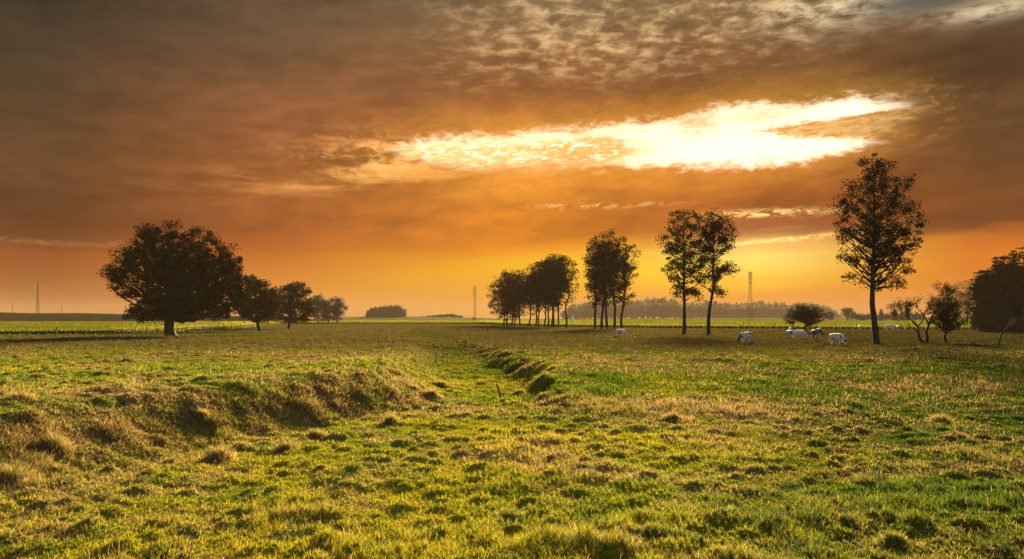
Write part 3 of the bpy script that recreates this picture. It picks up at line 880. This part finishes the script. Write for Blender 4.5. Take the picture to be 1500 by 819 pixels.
# thin thorn trees on the right: recursive branching, few leaves
def thorn(name, label, x, y, stems, leaves, leaf, seed, lm='bush', depth=5, spread=0.55, ln0=1.15, upb=0.22):
    rg_ = random.Random(seed); rn = np.random.default_rng(seed)
    root = empty(name, (x, y, gz(x, y) - 0.1)); tag(root, label, 'tree')
    mb, tips = MB(), []

    def grow(p, d, ln, r, lv):
        n = 4; pts = [np.array(p)]; dd_ = np.array(d, float)
        for _ in range(n):
            dd_ = dd_ + np.array([rg_.gauss(0, .16), rg_.gauss(0, .16), rg_.gauss(0.03, .12)]); dd_ /= np.linalg.norm(dd_)
            pts.append(pts[-1] + dd_ * ln / n)
        mb.tube(pts, np.linspace(r, r * 0.62, n + 1), 6 if lv < 2 else 4)
        if lv >= 2: tips.extend(pts[2:])
        if lv >= depth: return
        for _ in range(rg_.choice((2, 3, 3)) if lv else 3):
            nd = dd_ + np.array([rg_.gauss(0, spread), rg_.gauss(0, spread), rg_.gauss(upb, spread * 0.8)])
            nd /= np.linalg.norm(nd)
            grow(pts[rg_.choice((-1, -1, -2))], nd, ln * rg_.uniform(0.55, 0.8), max(r * 0.55, 0.008), lv + 1)

    for path, r in stems:
        path = [np.array(p_, float) for p_ in path]
        mb.tube(path, np.linspace(r * 1.15, r * 0.7, len(path)), 8)
        d = path[-1] - path[-2]; d /= np.linalg.norm(d)
        for _ in range(3):
            nd = d + np.array([rg_.gauss(0, .5), rg_.gauss(0, .5), rg_.gauss(0.1, .3)]); nd /= np.linalg.norm(nd)
            grow(path[-1], nd, ln0, r * 0.55, 1)
    mb.build('trunk', M['bark'], root)
    if leaves:
        tp = np.array(tips); idx = rn.integers(0, len(tp), leaves)
        LP = tp[idx] + rn.normal(0, 0.16, (leaves, 3))
        V, Fc = leaf_cards(LP, leaf, rn)
        np_mesh('crown', V, [Fc], M[lm], root)


x, y = T(1355, 502.5)
thorn('thorn_tree', 'forked thorn tree with two trunks in a V and bare twigs on top', x, y,
      [([(-0.1, 0, 0), (-0.7, 0, 0.7), (-0.75, .1, 1.4), (-0.8, .1, 2.0)], 0.16), ([(0.1, 0, 0), (0.3, 0, 0.6), (0.15, 0, 1.4), (0.45, 0, 2.2)], 0.2),
       ([(-0.75, 0, 1.3), (-1.2, 0.1, 1.7), (-1.6, .1, 1.9)], 0.06), ([(0.3, 0, 1.9), (0.8, -.1, 2.9), (1.0, -.1, 3.6)], 0.09)], 3200, 0.08, 301, ln0=1.5, upb=0.42, spread=0.42)
x, y = T(1386.5, 503); k = F / y
tree('thorn_tree', 'leafy thorn tree on a crooked single trunk, just right of the forked one', x, y, 5.8, 0.17,
     [(0.1, 4.2, 1.7, 1.6), (-0.9, 3.4, 1.3, 1.4), (1.2, 3.2, 1.4, 1.3), (0.2, 2.6, 2.0, 1.0), (0.9, 4.6, 1.0, 1.0)], 190, 26, 0.26, 0.085, 'bush', seed=305, zfork=0.22, limbs=0.95, steep=0.35,
     lean=[(0, 0.1), (0.8, -0.2), (1.5, -0.1), (2.3, 0.25), (5, 0.1)], bias=1.8)
x, y = T(1464, 508.5)
thorn('thorn_tree', 'spindly thorn tree with a thin curved trunk before the dark willows', x, y,
      [([(0, 0, 0), (-0.05, 0, 0.7), (0.25, 0, 1.4), (0.9, 0, 2.2)], 0.085)], 900, 0.08, 309, 'willow', 4)

# dark willows at the right edge
for px, fy, top_, hw, lab, sd_ in ((1444, 486, 391, 24, 'dark willow at the left of the willow clump, ragged drooping edge by the yellow field', 401),
                                   (1466, 486.5, 374, 24, 'dark willow squeezed between the ragged edge willow and the largest one', 404),
                                   (1494, 487, 358, 46, 'largest dark willow of the clump, its rounded top the highest', 402),
                                   (1548, 486, 372, 40, 'dark willow at the outer right edge, mostly cut off by the picture edge', 403)):
    x, y = T(px, fy); k = F / y; H = (fy - top_) / k; w = hw / k
    tree('willow_tree', lab, x, y, H, 0.5, [(0, H * 0.72, w * 0.8, H * 0.27), (0, H * 0.45, w, H * 0.36), (0, H * 0.28, w * 1.02, H * 0.24)], 330, 60, 0.6, 0.19, 'willow', seed=sd_, group='dark willow clump', hang=0.9, zfork=0.3, limbs=0.3)
# undergrowth below them
x, y = T(1470, 487)
tree('elder_bush', 'dark low bush filling the foot of the willow clump', x + 1, y + 1, 4.0, 0.15, [(0, 1.8, 5.0, 1.6), (6, 1.8, 4.0, 1.7), (-4, 1.5, 2.5, 1.4)], 130, 45, 0.5, 0.2, 'willow', seed=410, cat='bush', zfork=0.1)
# hazy poplars behind, left of the willows
for px, top_, hw, lab, sd_ in ((1383, 418, 12, 'brownish see-through poplar, lowest of the hazy trees left of the willows', 1), (1400, 410, 12, 'brownish see-through poplar in the middle of the hazy trees left of the willows', 2),
                               (1417, 404, 13, 'brownish hazy poplar, tallest, its right side behind the willows', 3)):
    y = 300.0; x = (px - CX) / F * y; k = F / y; H = (476 - top_) / k
    tree('hazy_poplar', lab, x, y, H, 0.3, [(0, H * 0.58, hw / k, H * 0.4)], 110, 24, 0.7, 0.22, 'autumn', seed=420 + sd_, group='hazy poplars beside the willows', zfork=0.15, limbs=0.6, steep=1.2)

# small shrub at the left of the hawthorn, in the margin
x, y = T(1134, 485.5)
thorn('thorn_sapling', 'tiny leafless sapling left of the hawthorn and cows', x, y, [([(0, 0, 0), (0.05, 0, 0.3), (0, 0, 0.5)], 0.035)], 60, 0.05, 311, 'bush', 2)


# ------------------------------------------------------------------ distant woods
def wood(name, label, crowns, leaf, seed, kind='stuff', mat='wood', cat='wood'):
    """a far wood: crowns (x, y, z centre, rx, rz) merged by distance into one mass"""
    rg = np.random.default_rng(seed); LP = []
    for (x, y, z, rx, rz) in crowns:
        n = int(240 * min(max(rx, 4), 8) / 6)
        d = rg.normal(size=(n, 3)); d /= np.linalg.norm(d, axis=1)[:, None]
        r = rg.random(n) ** 0.4
        lump = 0.8 + 0.35 * np.sin(d[:, 0] * 5 + x) * np.sin(d[:, 2] * 5 + y)
        LP.append(d * (r * lump)[:, None] * np.array([rx, rx, rz]) + np.array([x, y, z]))
    LP = np.concatenate(LP); LP = LP[LP[:, 2] > 0]
    V, Fc = leaf_cards(LP, leaf, rg, 0.7)
    o = np_mesh(name, V, [Fc], M[mat])
    return tag(o, label, cat, None, kind)


rw = np.random.default_rng(55)
prof = ip([(800, 466), (826, 458), (840, 447), (880, 440), (930, 440), (960, 437), (985, 439), (1000, 445), (1040, 443), (1075, 446), (1110, 443), (1150, 446), (1185, 444), (1212, 450), (1228, 461)])
cr_ = []
for px in np.arange(828, 1226, 3.2):
    for rowd in (0, 1, 2):
        y = 1700 + rowd * 50 + rw.uniform(-12, 12); x = (px + rw.uniform(-2, 2) - CX) / F * y
        top_ = (HZ - prof(px) + rw.normal(0, 2.0)) / F * y + CAMZ
        rx = rw.uniform(8, 15)
        cr_.append((x, y, top_ * (0.62 if rowd else 0.42), rx, max(top_ * (0.38 if rowd else 0.42), 1)))
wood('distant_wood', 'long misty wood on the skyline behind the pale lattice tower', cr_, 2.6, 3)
cr_ = []
for px in np.arange(540, 592, 3.0):
    for rowd in (0, 1):
        y = 1000 + rowd * 15; x = (px - CX) / F * y
        tp_ = (HZ - (448 + 5 * ((px - 566) / 26) ** 4 + rw.normal(0, 1.3))) / F * y + CAMZ
        cr_.append((x, y, tp_ * 0.72, rw.uniform(3.2, 5.2), tp_ * 0.28)); cr_.append((x, y, tp_ * 0.45, 4.5, tp_ * 0.3))
wood('copse', 'flat topped copse alone on the misty rise left of the mast', cr_, 1.1, 4, 'thing', cat='copse')
cr_ = []
for px in np.arange(606, 676, 3):
    y = 1060; x = (px - CX) / F * y
    cr_.append((x, y, 2.5 + 3.2 * np.exp(-((px - 655) / 25) ** 2) + rw.uniform(0, 1), 3.5, 1.6 + rw.uniform(0, 1.2)))
wood('hedge', 'thin broken hedge line on the misty rise between copse and mast', cr_, 0.9, 5, 'thing', cat='hedge')
cr_ = []
for px in np.arange(1246, 1352, 4):
    y = 720; x = (px - CX) / F * y
    cr_.append((x, y, rw.uniform(3, 5), 4, rw.uniform(2.5, 4.5)))
wood('far_hedge', 'uneven hazy hedge on the skyline right of the lone tall poplar', cr_, 0.9, 6, 'thing', cat='hedge')
cr_ = []
for px in np.arange(1500, 2100, 8):
    y = 600; x = (px - CX) / F * y
    cr_.append((x, y, rw.uniform(5, 9), 6, rw.uniform(5, 9)))

for px, top_, hw, kind_, lab, sd_ in ((1215, 453, 7, 'r', 'small hazy tree with an uneven top, left of the round hazy one', 1), (1242, 448, 11, 'r', 'round hazy tree on the skyline left of the tall poplar trunk', 2),
                                      (1291, 450, 5, 'c', 'hazy conifer just right of the tall poplar trunk', 3), (1312, 453, 5, 'c', 'hazy conifer, the middle one right of the tall poplar', 4),
                                      (1328, 447, 6, 'c', 'tallest hazy conifer, left of the forked thorn tree', 5), (1320, 456, 4, 'c', 'smallest hazy conifer between two taller ones', 6)):
    y = 700.0; x = (px - CX) / F * y; k = F / y; H = (468 - top_) / k
    if kind_ == 'r':
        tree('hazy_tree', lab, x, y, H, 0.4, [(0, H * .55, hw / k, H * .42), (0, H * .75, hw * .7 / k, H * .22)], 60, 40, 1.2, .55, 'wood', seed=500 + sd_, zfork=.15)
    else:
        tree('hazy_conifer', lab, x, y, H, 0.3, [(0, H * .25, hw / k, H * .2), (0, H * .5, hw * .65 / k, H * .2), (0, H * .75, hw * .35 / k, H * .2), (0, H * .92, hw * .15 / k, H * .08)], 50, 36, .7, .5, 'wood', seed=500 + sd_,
             zfork=.1, group='hazy conifers on the skyline')


# ------------------------------------------------------------------ masts
def mast(name, label, px, Y, top_row, wb, wt, arms, mat, thick=0.14, drum=False, box=False):
    x = (px - CX) / F * Y; H = (HZ - top_row) / F * Y + CAMZ
    root = empty(name, (x, Y, 0)); tag(root, label, 'mast')
    mb = MB()
    W_ = lambda z: wb + (wt - wb) * min(z / (H * 0.8), 1)
    cor = lambda z: [np.array((sx * W_(z) / 2, sy * W_(z) / 2, z)) for sx, sy in ((-1, -1), (1, -1), (1, 1), (-1, 1))]
    nb = 12; zs = np.linspace(-0.5, H, nb + 1)
    for i in range(nb):
        a_, b_ = cor(zs[i]), cor(zs[i + 1])
        for j in range(4):
            mb.tube([a_[j], b_[j]], thick, 4)
            mb.tube([a_[j], b_[(j + 1) % 4]], thick * 0.55, 4); mb.tube([a_[(j + 1) % 4], b_[j]], thick * 0.55, 4)
            mb.tube([b_[j], b_[(j + 1) % 4]], thick * 0.55, 4)
    mb.build('lattice_body', M[mat], root, smooth=False)
    for zf, half in arms:
        ab = MB(); z = H * zf
        ab.tube([(-half, 0, z), (half, 0, z)], thick * 0.8, 4)
        ab.tube([(-half, 0, z), (0, 0, z + 1.2)], thick * 0.5, 4); ab.tube([(half, 0, z), (0, 0, z + 1.2)], thick * 0.5, 4)
        arm = ab.build('cross_arm', M[mat], root, smooth=False)
        for sx in (-1, 1):
            ib = MB(); ib.tube([(sx * half, 0, z), (sx * half, 0, z - 1.6)], [0.16, 0.2], 6)
            ib.build('insulator', M['steel'], arm)
    if drum:
        for zf, h_ in ((0.985, 0.7), (0.93, 0.6), (0.88, 0.6), (0.80, 0.6)):
            for sx, sy in ((-1, 0.3), (1, -0.3), (0, -1)):
                db = MB(); db.box((sx * wt * 0.9, sy * wt * 0.9, H * zf), (0.15, 0.12, h_)); db.build('antenna', M['steel'], root, smooth=False)
        tb = MB(); tb.tube([(0, 0, H), (0, 0, H + 2.0)], 0.1, 6); tb.build('lightning_rod', M[mat], root)
    if box:
        eb = MB(); eb.box((-0.9, -wb * 0.6, 2.6), (1.1, 0.5, 0.9)); eb.build('equipment_box', M['steel'], root, smooth=False)


mast('power_pylon', 'slender steel pylon on the skyline at far left, beyond the dark rise', 55, 800, 414, 3.4, 0.9, [(0.955, 2.2), (0.80, 2.2)], 'steel', 0.13)
mast('power_pylon', 'reddish slender pylon alone left of the poplar row', 695.5, 640, 418, 1.5, 0.8, [(0.92, 1.7), (0.82, 1.7), (0.72, 1.7)], 'red_steel', 0.09, box=True)
mast('lattice_tower', 'latticed tower with antennas between tall poplars and hawthorn', 1099, 520, 399, 3.4, 1.1, [], 'red_steel', 0.058, drum=True)
mast('power_pylon', 'faint tiny pylon at the far left edge of the skyline', 18, 1500, 444, 3.0, 1.0, [(0.9, 3)], 'steel', 0.08)
mast('power_pylon', 'faint tiny pylon between the far left pylon and the oak', 90, 1600, 446, 3.0, 1.0, [(0.9, 3)], 'steel', 0.08)

# tiny white plinth and pillar shape at the edge of the far wood
x = (839 - CX) / F * 560
root = empty('white_structure', (x, 560, 0)); tag(root, 'tiny white upright structure at the foot of the wood behind the poplar row', 'pale_structure')
mb = MB(); mb.box((0, 0, 1.6), (1.0, 0.8, 1.6)); mb.build('plinth', M['white_wall'], root, smooth=False)
mb = MB(); mb.tube([(0, 0, 3.2), (0, 0, 4.6), (0, 0, 5.4)], [0.5, 0.45, 0.05], 8); mb.build('pillar', M['white_wall'], root, smooth=False)


# ------------------------------------------------------------------ fences and posts
def fence(name, label, pts, step, h, mat='post', wires=(0.45, 0.95), seed=1, r=0.06):
    rg_ = random.Random(seed)
    pts = np.array(pts, float); L = np.concatenate([[0], np.cumsum(np.linalg.norm(np.diff(pts, axis=0), axis=1))])
    root = empty(name, (pts[0][0], pts[0][1], 0)); tag(root, label, 'fence')
    tops = []
    for s_ in np.arange(0, L[-1], step):
        x = np.interp(s_, L, pts[:, 0]) + rg_.gauss(0, .08); y = np.interp(s_, L, pts[:, 1]); z = gz(x, y)
        hh = h * rg_.uniform(0.85, 1.15); lx = rg_.gauss(0, 0.06)
        mb = MB(); p0 = np.array((x - pts[0][0], y - pts[0][1], z - 0.2))
        mb.tube([p0, p0 + (lx * .5, 0, hh * .5), p0 + (lx, rg_.gauss(0, .05), hh + 0.2)], [r * 1.1, r, r * 0.9], 7)
        mb.build('post', M[mat], root)
        tops.append((p0, lx, hh))
    wb = MB()
    for w in wires:
        wb.tube([p0 + np.array((lx * w, 0, hh * w + 0.2)) for p0, lx, hh in tops], 0.012, 4)
    wb.build('wire', M['wire'], root)


fence('wire_fence', 'post and wire fence passing behind the oak along the left crop', [(-150, 118), (-96, 127), (-80, 131), (-70, 138), (-68.5, 170), (-68, 196), (-80, 252)], 4.2, 1.3, seed=3, r=0.085)
fence('pasture_fence', 'low wire fence along the right crop behind the cows', [(60, 226), (91, 208), (122, 193), (140, 186)], 5.0, 1.0, seed=4, r=0.05)

x, y = T(1446, 484.5)
root = empty('field_gate', (x, y - 2, 0)); tag(root, 'small pale gate of two posts before the dark willows', 'gate')
for sx in (-0.32, 0.32):
    mb = MB(); mb.box((sx, 0, 0.75), (0.1, 0.08, 0.75)); mb.build('gate_post', M['post_pale'], root, smooth=False)
mb = MB(); mb.box((0, 0, 1.55), (0.48, 0.1, 0.07)); mb.build('top_rail', M['post_pale'], root, smooth=False)


def lone_post(name, label, px, py, z, h, lean, r=0.06, mat='post'):
    x, y = at(px, py, z); zg = gz(x, y)
    mb = MB(); n = 7
    P_ = [(lean * q_ * q_, 0.03 * q_, -0.2 + (h + 0.2) * q_) for q_ in np.linspace(0, 1, n)]
    mb.tube(P_, [r * (1.15, 1.05, 1, .96, .95, .9, .72)[i] for i in range(n)], 8)
    o = mb.build(name, M[mat], None, (x, y, zg)); tag(o, label, 'post')


lone_post('wooden_post', 'broken weathered post leaning left in the floor of the ditch', 733, 576, -1.1, 0.78, -0.22, 0.06)
lone_post('wooden_post', 'thin dark upright post on the left brink of the ditch', 638.5, 528, -0.55, 0.95, 0.02, 0.05)
lone_post('wooden_stump', 'tiny dark stump alone in the far meadow near the mast', 671, 485.5, 0, 0.75, 0.03, 0.12)


# ------------------------------------------------------------------ dry tussocks that stand out
def tussock(label, px, py, z, rad, hgt, dry_f, seed):
    rg = np.random.default_rng(seed)
    x, y = at(px, py, z)
    rad *= 1.25
    n = int(520 + 560 * rad)
    a_ = rg.uniform(0, 2 * np.pi, n); r_ = rad * np.abs(rg.normal(0, 0.30, n)).clip(0, 0.75)
    lump = 0.7 + 0.6 * vn(np.cos(a_) * 1.7 + seed, np.sin(a_) * 1.7, seed)
    lx, ly = x + r_ * lump * np.cos(a_), y + r_ * lump * np.sin(a_) * 0.8
    lz = ground_h(lx, ly)
    z0 = gz(x, y)
    L = hgt * (0.35 + 0.7 * rg.random(n) ** 1.3) * np.clip(1.1 - 0.6 * r_ / rad, 0.25, 1)
    lean = 0.1 + 0.7 * r_ / rad + np.abs(rg.normal(0, .35, n))
    isd = rg.random(n) < dry_f * 0.85
    c = np.where(isd[:, None], np.where((rg.random(n) < .65)[:, None], STRAW, BROWN), (GREEN * 0.6 + YEL * 0.25)) * (0.8 + 0.9 * rg.random(n))[:, None]
    V, q_, t_, C = blades(n, np.stack([lx - x, ly - y, lz - z0 - 0.03], -1), L, np.full(n, 0.006 + y * 0.0005), lean, c, c * 0.75 + STRAW * 0.3 * dry_f, rg, az_=a_ + rg.normal(0, 0.9, n), curl=1.1)
    o = np_mesh('grass_tussock', V, [q_, t_], M['grass'], None, (x, y, z0), color=C)
    tag(o, label, 'tussock', 'grass tussocks in the pasture')


tz = [('grey brown tussock on the brink at the left picture edge', 28, 606, -.1, .8, .55, .85), ('brown tussock hanging over the bank, right of the one at the left edge', 82, 630, -.3, .8, .6, .85),
      ('dry pale reeds at the lower left corner of the bank', 22, 670, -.7, 1.0, .7, .8), ('big straw coloured tussock drooping over the bank below the oak', 322, 652, -1.0, .75, .65, .95),
      ('dark spiky tussock on the left plateau above the straw coloured one', 298, 583, .05, .5, .45, .75), ('brown rounded tussock on the plateau, right of the dark spiky one', 352, 594, 0, .55, .42, .8),
      ('brown tussock in the middle of the left bank face', 420, 632, -.8, .7, .55, .85), ('tawny tussock low on the bank beside the brown one', 462, 618, -.8, .6, .5, .8),
      ('tall dark tussock at the foot of the bank near the ditch mouth', 572, 606, -1.0, .55, .6, .75), ('pale dry tussock on the bank corner where the ditch begins', 632, 570, -.7, .8, .6, .95),
      ('tawny tussock crowning the bank corner above the pale dry one', 606, 556, -.2, .7, .5, .9), ('dry tussock on the ditch brink behind the bank corner', 648, 555, -.6, .7, .5, .9),
      ('dark rounded tussock ending the right bank of the ditch', 795, 578, -1.0, .75, .5, .4), ('brown tussock on the right bank behind the dark rounded one', 760, 556, -.5, .7, .45, .8),
      ('green mound tussock at the foot of the leaning ditch post', 744, 580, -1.1, .55, .35, .5), ('bleached dry clump in the middle of the right meadow', 990, 588, -.6, 1.3, .42, 1.0),
      ('brown dry clump in the right meadow below the tall poplar', 1378, 583, -.4, .9, .45, .9), ('dark green tuft in the near meadow at the bottom centre', 745, 738, -1.2, .55, .3, .2),
      ('dark green tuft at the bottom right of the near meadow', 1300, 780, -1.2, .6, .3, .35), ('dark spiky tuft on the near meadow below the bleached clump', 955, 765, -1.2, .55, .3, .3)]
for i, (lab, px, py, z, r_, h_, d_) in enumerate(tz):
    tussock(lab, px, py, z, r_, h_, d_, 700 + i)


# ------------------------------------------------------------------ cows
def cow_mat(name, seed, thr, dark, head=0.0, rump=0.0, scale=1.5):
    m, t, o = mat_new(name)
    p = t.nodes.new('ShaderNodeBsdfPrincipled'); p.inputs['Roughness'].default_value = 0.75
    oc = objcoord(t)
    mp = t.nodes.new('ShaderNodeMapping'); mp.inputs['Location'].default_value = (seed * 3.7, seed * 1.9, seed * 0.7)
    t.links.new(oc.k, mp.inputs['Vector'])
    n1 = noise(t, E(t, mp.outputs[0]), scale, 2, 0.4)
    sx = t.nodes.new('ShaderNodeSeparateXYZ'); t.links.new(oc.k, sx.inputs[0])
    X_ = E(t, sx.outputs[0]); Z_ = E(t, sx.outputs[2])
    f = n1.step(thr, thr + 0.03)
    if head: f = f.m('MAXIMUM', X_.step(0.86, 0.92) * head)
    if rump: f = f.m('MAXIMUM', (X_ + (n1 - 0.5) * 0.7).step(-0.72, -0.80) * Z_.step(0.5, 0.6) * rump)
    wc_ = noise(t, oc, 7.0, 3)
    white = ramp(t, wc_, [(0.3, (0.36, 0.32, 0.27)), (0.7, (0.60, 0.54, 0.47))])
    c = mixc(t, f, white, dark)
    hoof = Z_.step(0.06, 0.03)
    c = mixc(t, hoof, c, (0.04, 0.035, 0.03))
    t.links.new(c.k, p.inputs['Base Color']); t.links.new(p.outputs[0], o.inputs['Surface'])
    return m


def cow_mesh(pose, stride, turn):
    """skinned skeleton facing +X"""
    V, E_, Rr = [], [], []

    def chain(start, pts):
        prev_ = start
        for (x, y, z, r) in pts:
            V.append((x, y, z)); Rr.append(r * (1.08 if r > 0.2 else 1.0))
            if prev_ is not None: E_.append((prev_, len(V) - 1))
            prev_ = len(V) - 1
        return prev_

    pelvis = chain(None, [(-0.62, 0, 1.03, .31)])
    belly = chain(pelvis, [(-0.15, 0, 0.98, .37)])
    chest = chain(belly, [(0.38, 0, 0.98, .36)])
    sh = chain(chest, [(0.68, 0, 1.04, .27)])
    if pose == 'graze':
        poll = chain(sh, [(0.90, turn * .1, 0.86, .165), (1.04, turn * .22, 0.62, .115), (1.12, turn * .3, 0.46, .125)])
        chain(poll, [(1.20, turn * .36, 0.26, .085), (1.25, turn * .4, 0.09, .07)])
    else:
        poll = chain(sh, [(0.95, turn * .1, 1.24, .19), (1.15, turn * .25, 1.42, .15), (1.28, turn * .38, 1.5, .14)])
        chain(poll, [(1.45, turn * .5, 1.4, .105), (1.6, turn * .58, 1.3, .085)])
    px_, py_, pz_ = V[poll]
    for s_ in (-1, 1):
        chain(poll, [(px_ - .04, py_ + s_ * .16, pz_ + .06, .05), (px_ - .06, py_ + s_ * .28, pz_ + .04, .03)])
        st = stride * s_
        chain(pelvis, [(-0.68, s_ * .2, 0.78, .17), (-0.60 + st * .3, s_ * .2, 0.58, .115), (-0.76 + st * .6, s_ * .2, 0.40, .07), (-0.72 + st, s_ * .2, 0.12, .052), (-0.69 + st, s_ * .2, 0.02, .065)])
        chain(chest, [(0.48, s_ * .19, 0.70, .13), (0.50 - st * .5, s_ * .19, 0.40, .075), (0.48 - st, s_ * .19, 0.12, .05), (0.51 - st, s_ * .19, 0.02, .062)])
    chain(pelvis, [(-0.92, 0, 1.2, .06), (-1.0, 0.02, 0.95, .035), (-1.0, 0.02, 0.6, .03), (-0.99, 0.02, 0.45, .05)])
    chain(belly, [(-0.40, 0, 0.66, .16)])
    me = bpy.data.meshes.new('cow_skeleton')
    me.from_pydata(V, E_, [])
    o = bpy.data.objects.new('cow_skeleton', me); COL.objects.link(o)
    md = o.modifiers.new('skin', 'SKIN')
    for sv, r in zip(me.skin_vertices[0].data, Rr): sv.radius = (r, r)
    me.skin_vertices[0].data[0].use_root = True
    md.use_smooth_shade = True
    ss_ = o.modifiers.new('sub', 'SUBSURF'); ss_.levels = ss_.render_levels = 2
    dg = bpy.context.evaluated_depsgraph_get()
    res = bpy.data.meshes.new_from_object(o.evaluated_get(dg))
    bpy.data.objects.remove(o, do_unlink=True)
    for p_ in res.polygons: p_.use_smooth = True
    return res


BLK, BRN = (0.018, 0.015, 0.014), (0.06, 0.035, 0.022)
cows = [  # px, foot row, heading deg (0 = facing right, 90 = away), pose, size, label, patches
    (909, 495, -25, 'graze', 1.0, 'white cow grazing alone below the five clustered poplars', (1, 0.70, BLK, 0, 0.5)),
    (1093, 503.5, 205, 'graze', 1.08, 'black and white cow with a black head, grazing apart at left of the herd', (2, 0.60, BLK, 1, 0.8)),
    (1158, 489.5, 75, 'stand', 1.0, 'white cow standing behind the others, head up under the hawthorn left side', (3, 0.60, BLK, 0, 0)),
    (1156.5, 496.5, 95, 'graze', 1.0, 'white cow seen from behind with a dark rump, at the left of the hawthorn group', (4, 0.62, BLK, 0, 1)),
    (1171, 497.5, -8, 'graze', 1.12, 'all white cow side on, grazing in front of the hawthorn trunk', (5, 0.75, BLK, 0, 0)),
    (1192, 496.5, 70, 'graze', 1.08, 'black and white cow seen from behind, right of the hawthorn trunk', (6, 0.52, BLK, 1, 0.9)),
    (1200, 492.5, 40, 'graze', 1.05, 'mostly black cow partly hidden behind its neighbour right of the hawthorn', (7, 0.42, BLK, 1, 0)),
    (1226, 507, -58, 'graze', 1.12, 'large white cow nearest the viewer, dark patches low on its flank', (8, 0.60, BRN, 0, 0)),
    (1259, 484.5, 80, 'graze', 0.95, 'small white cow far off, left of the lone tall poplar', (9, 0.66, BRN, 0, 0)),
    (1303, 485.5, 180, 'graze', 1.2, 'far white cow side on, grazing right of the tall poplar', (10, 0.75, BRN, 0, 0)),
    (1316, 485.8, 75, 'graze', 1.05, 'far white cow seen from behind, beside the one grazing side on', (11, 0.62, BRN, 0, 0.6)),
]
for i, (px, fy, hd, pose, size, lab, (sd_, thr, dk_, hh_, ru_)) in enumerate(cows):
    me = cow_mesh(pose, (0.06, -0.08, 0.1)[i % 3], (0.3, -0.4, 0.0)[i % 3])
    me.name = 'cow'
    me.materials.clear(); me.materials.append(cow_mat('cow_hide', sd_, thr, dk_, hh_, ru_))
    o = bpy.data.objects.new('cow', me); COL.objects.link(o)
    x, y = T(px, fy)
    o.location = (x, y, gz(x, y) - 0.02); o.rotation_euler = (0, 0, R(hd)); o.scale = (size * 0.86, size * 0.9, size * 0.92)
    tag(o, lab, 'cow', 'cows grazing in the pasture')

# ------------------------------------------------------------------ evening haze
bm_ = MB(); bm_.box((0, 1450, 25.0), (3400, 1700, 28.0))
m, t, o = mat_new('evening_haze')
pv = t.nodes.new('ShaderNodeVolumePrincipled')
pv.inputs['Color'].default_value = (0.74, 0.53, 0.37, 1)
pv.inputs['Density'].default_value = 0.00016
pv.inputs['Anisotropy'].default_value = -0.3
t.links.new(pv.outputs[0], o.inputs['Volume'])
hz = bm_.build('haze', m, smooth=False)
tag(hz, 'thin warm evening mist lying over the far fields', 'haze', None, 'stuff')
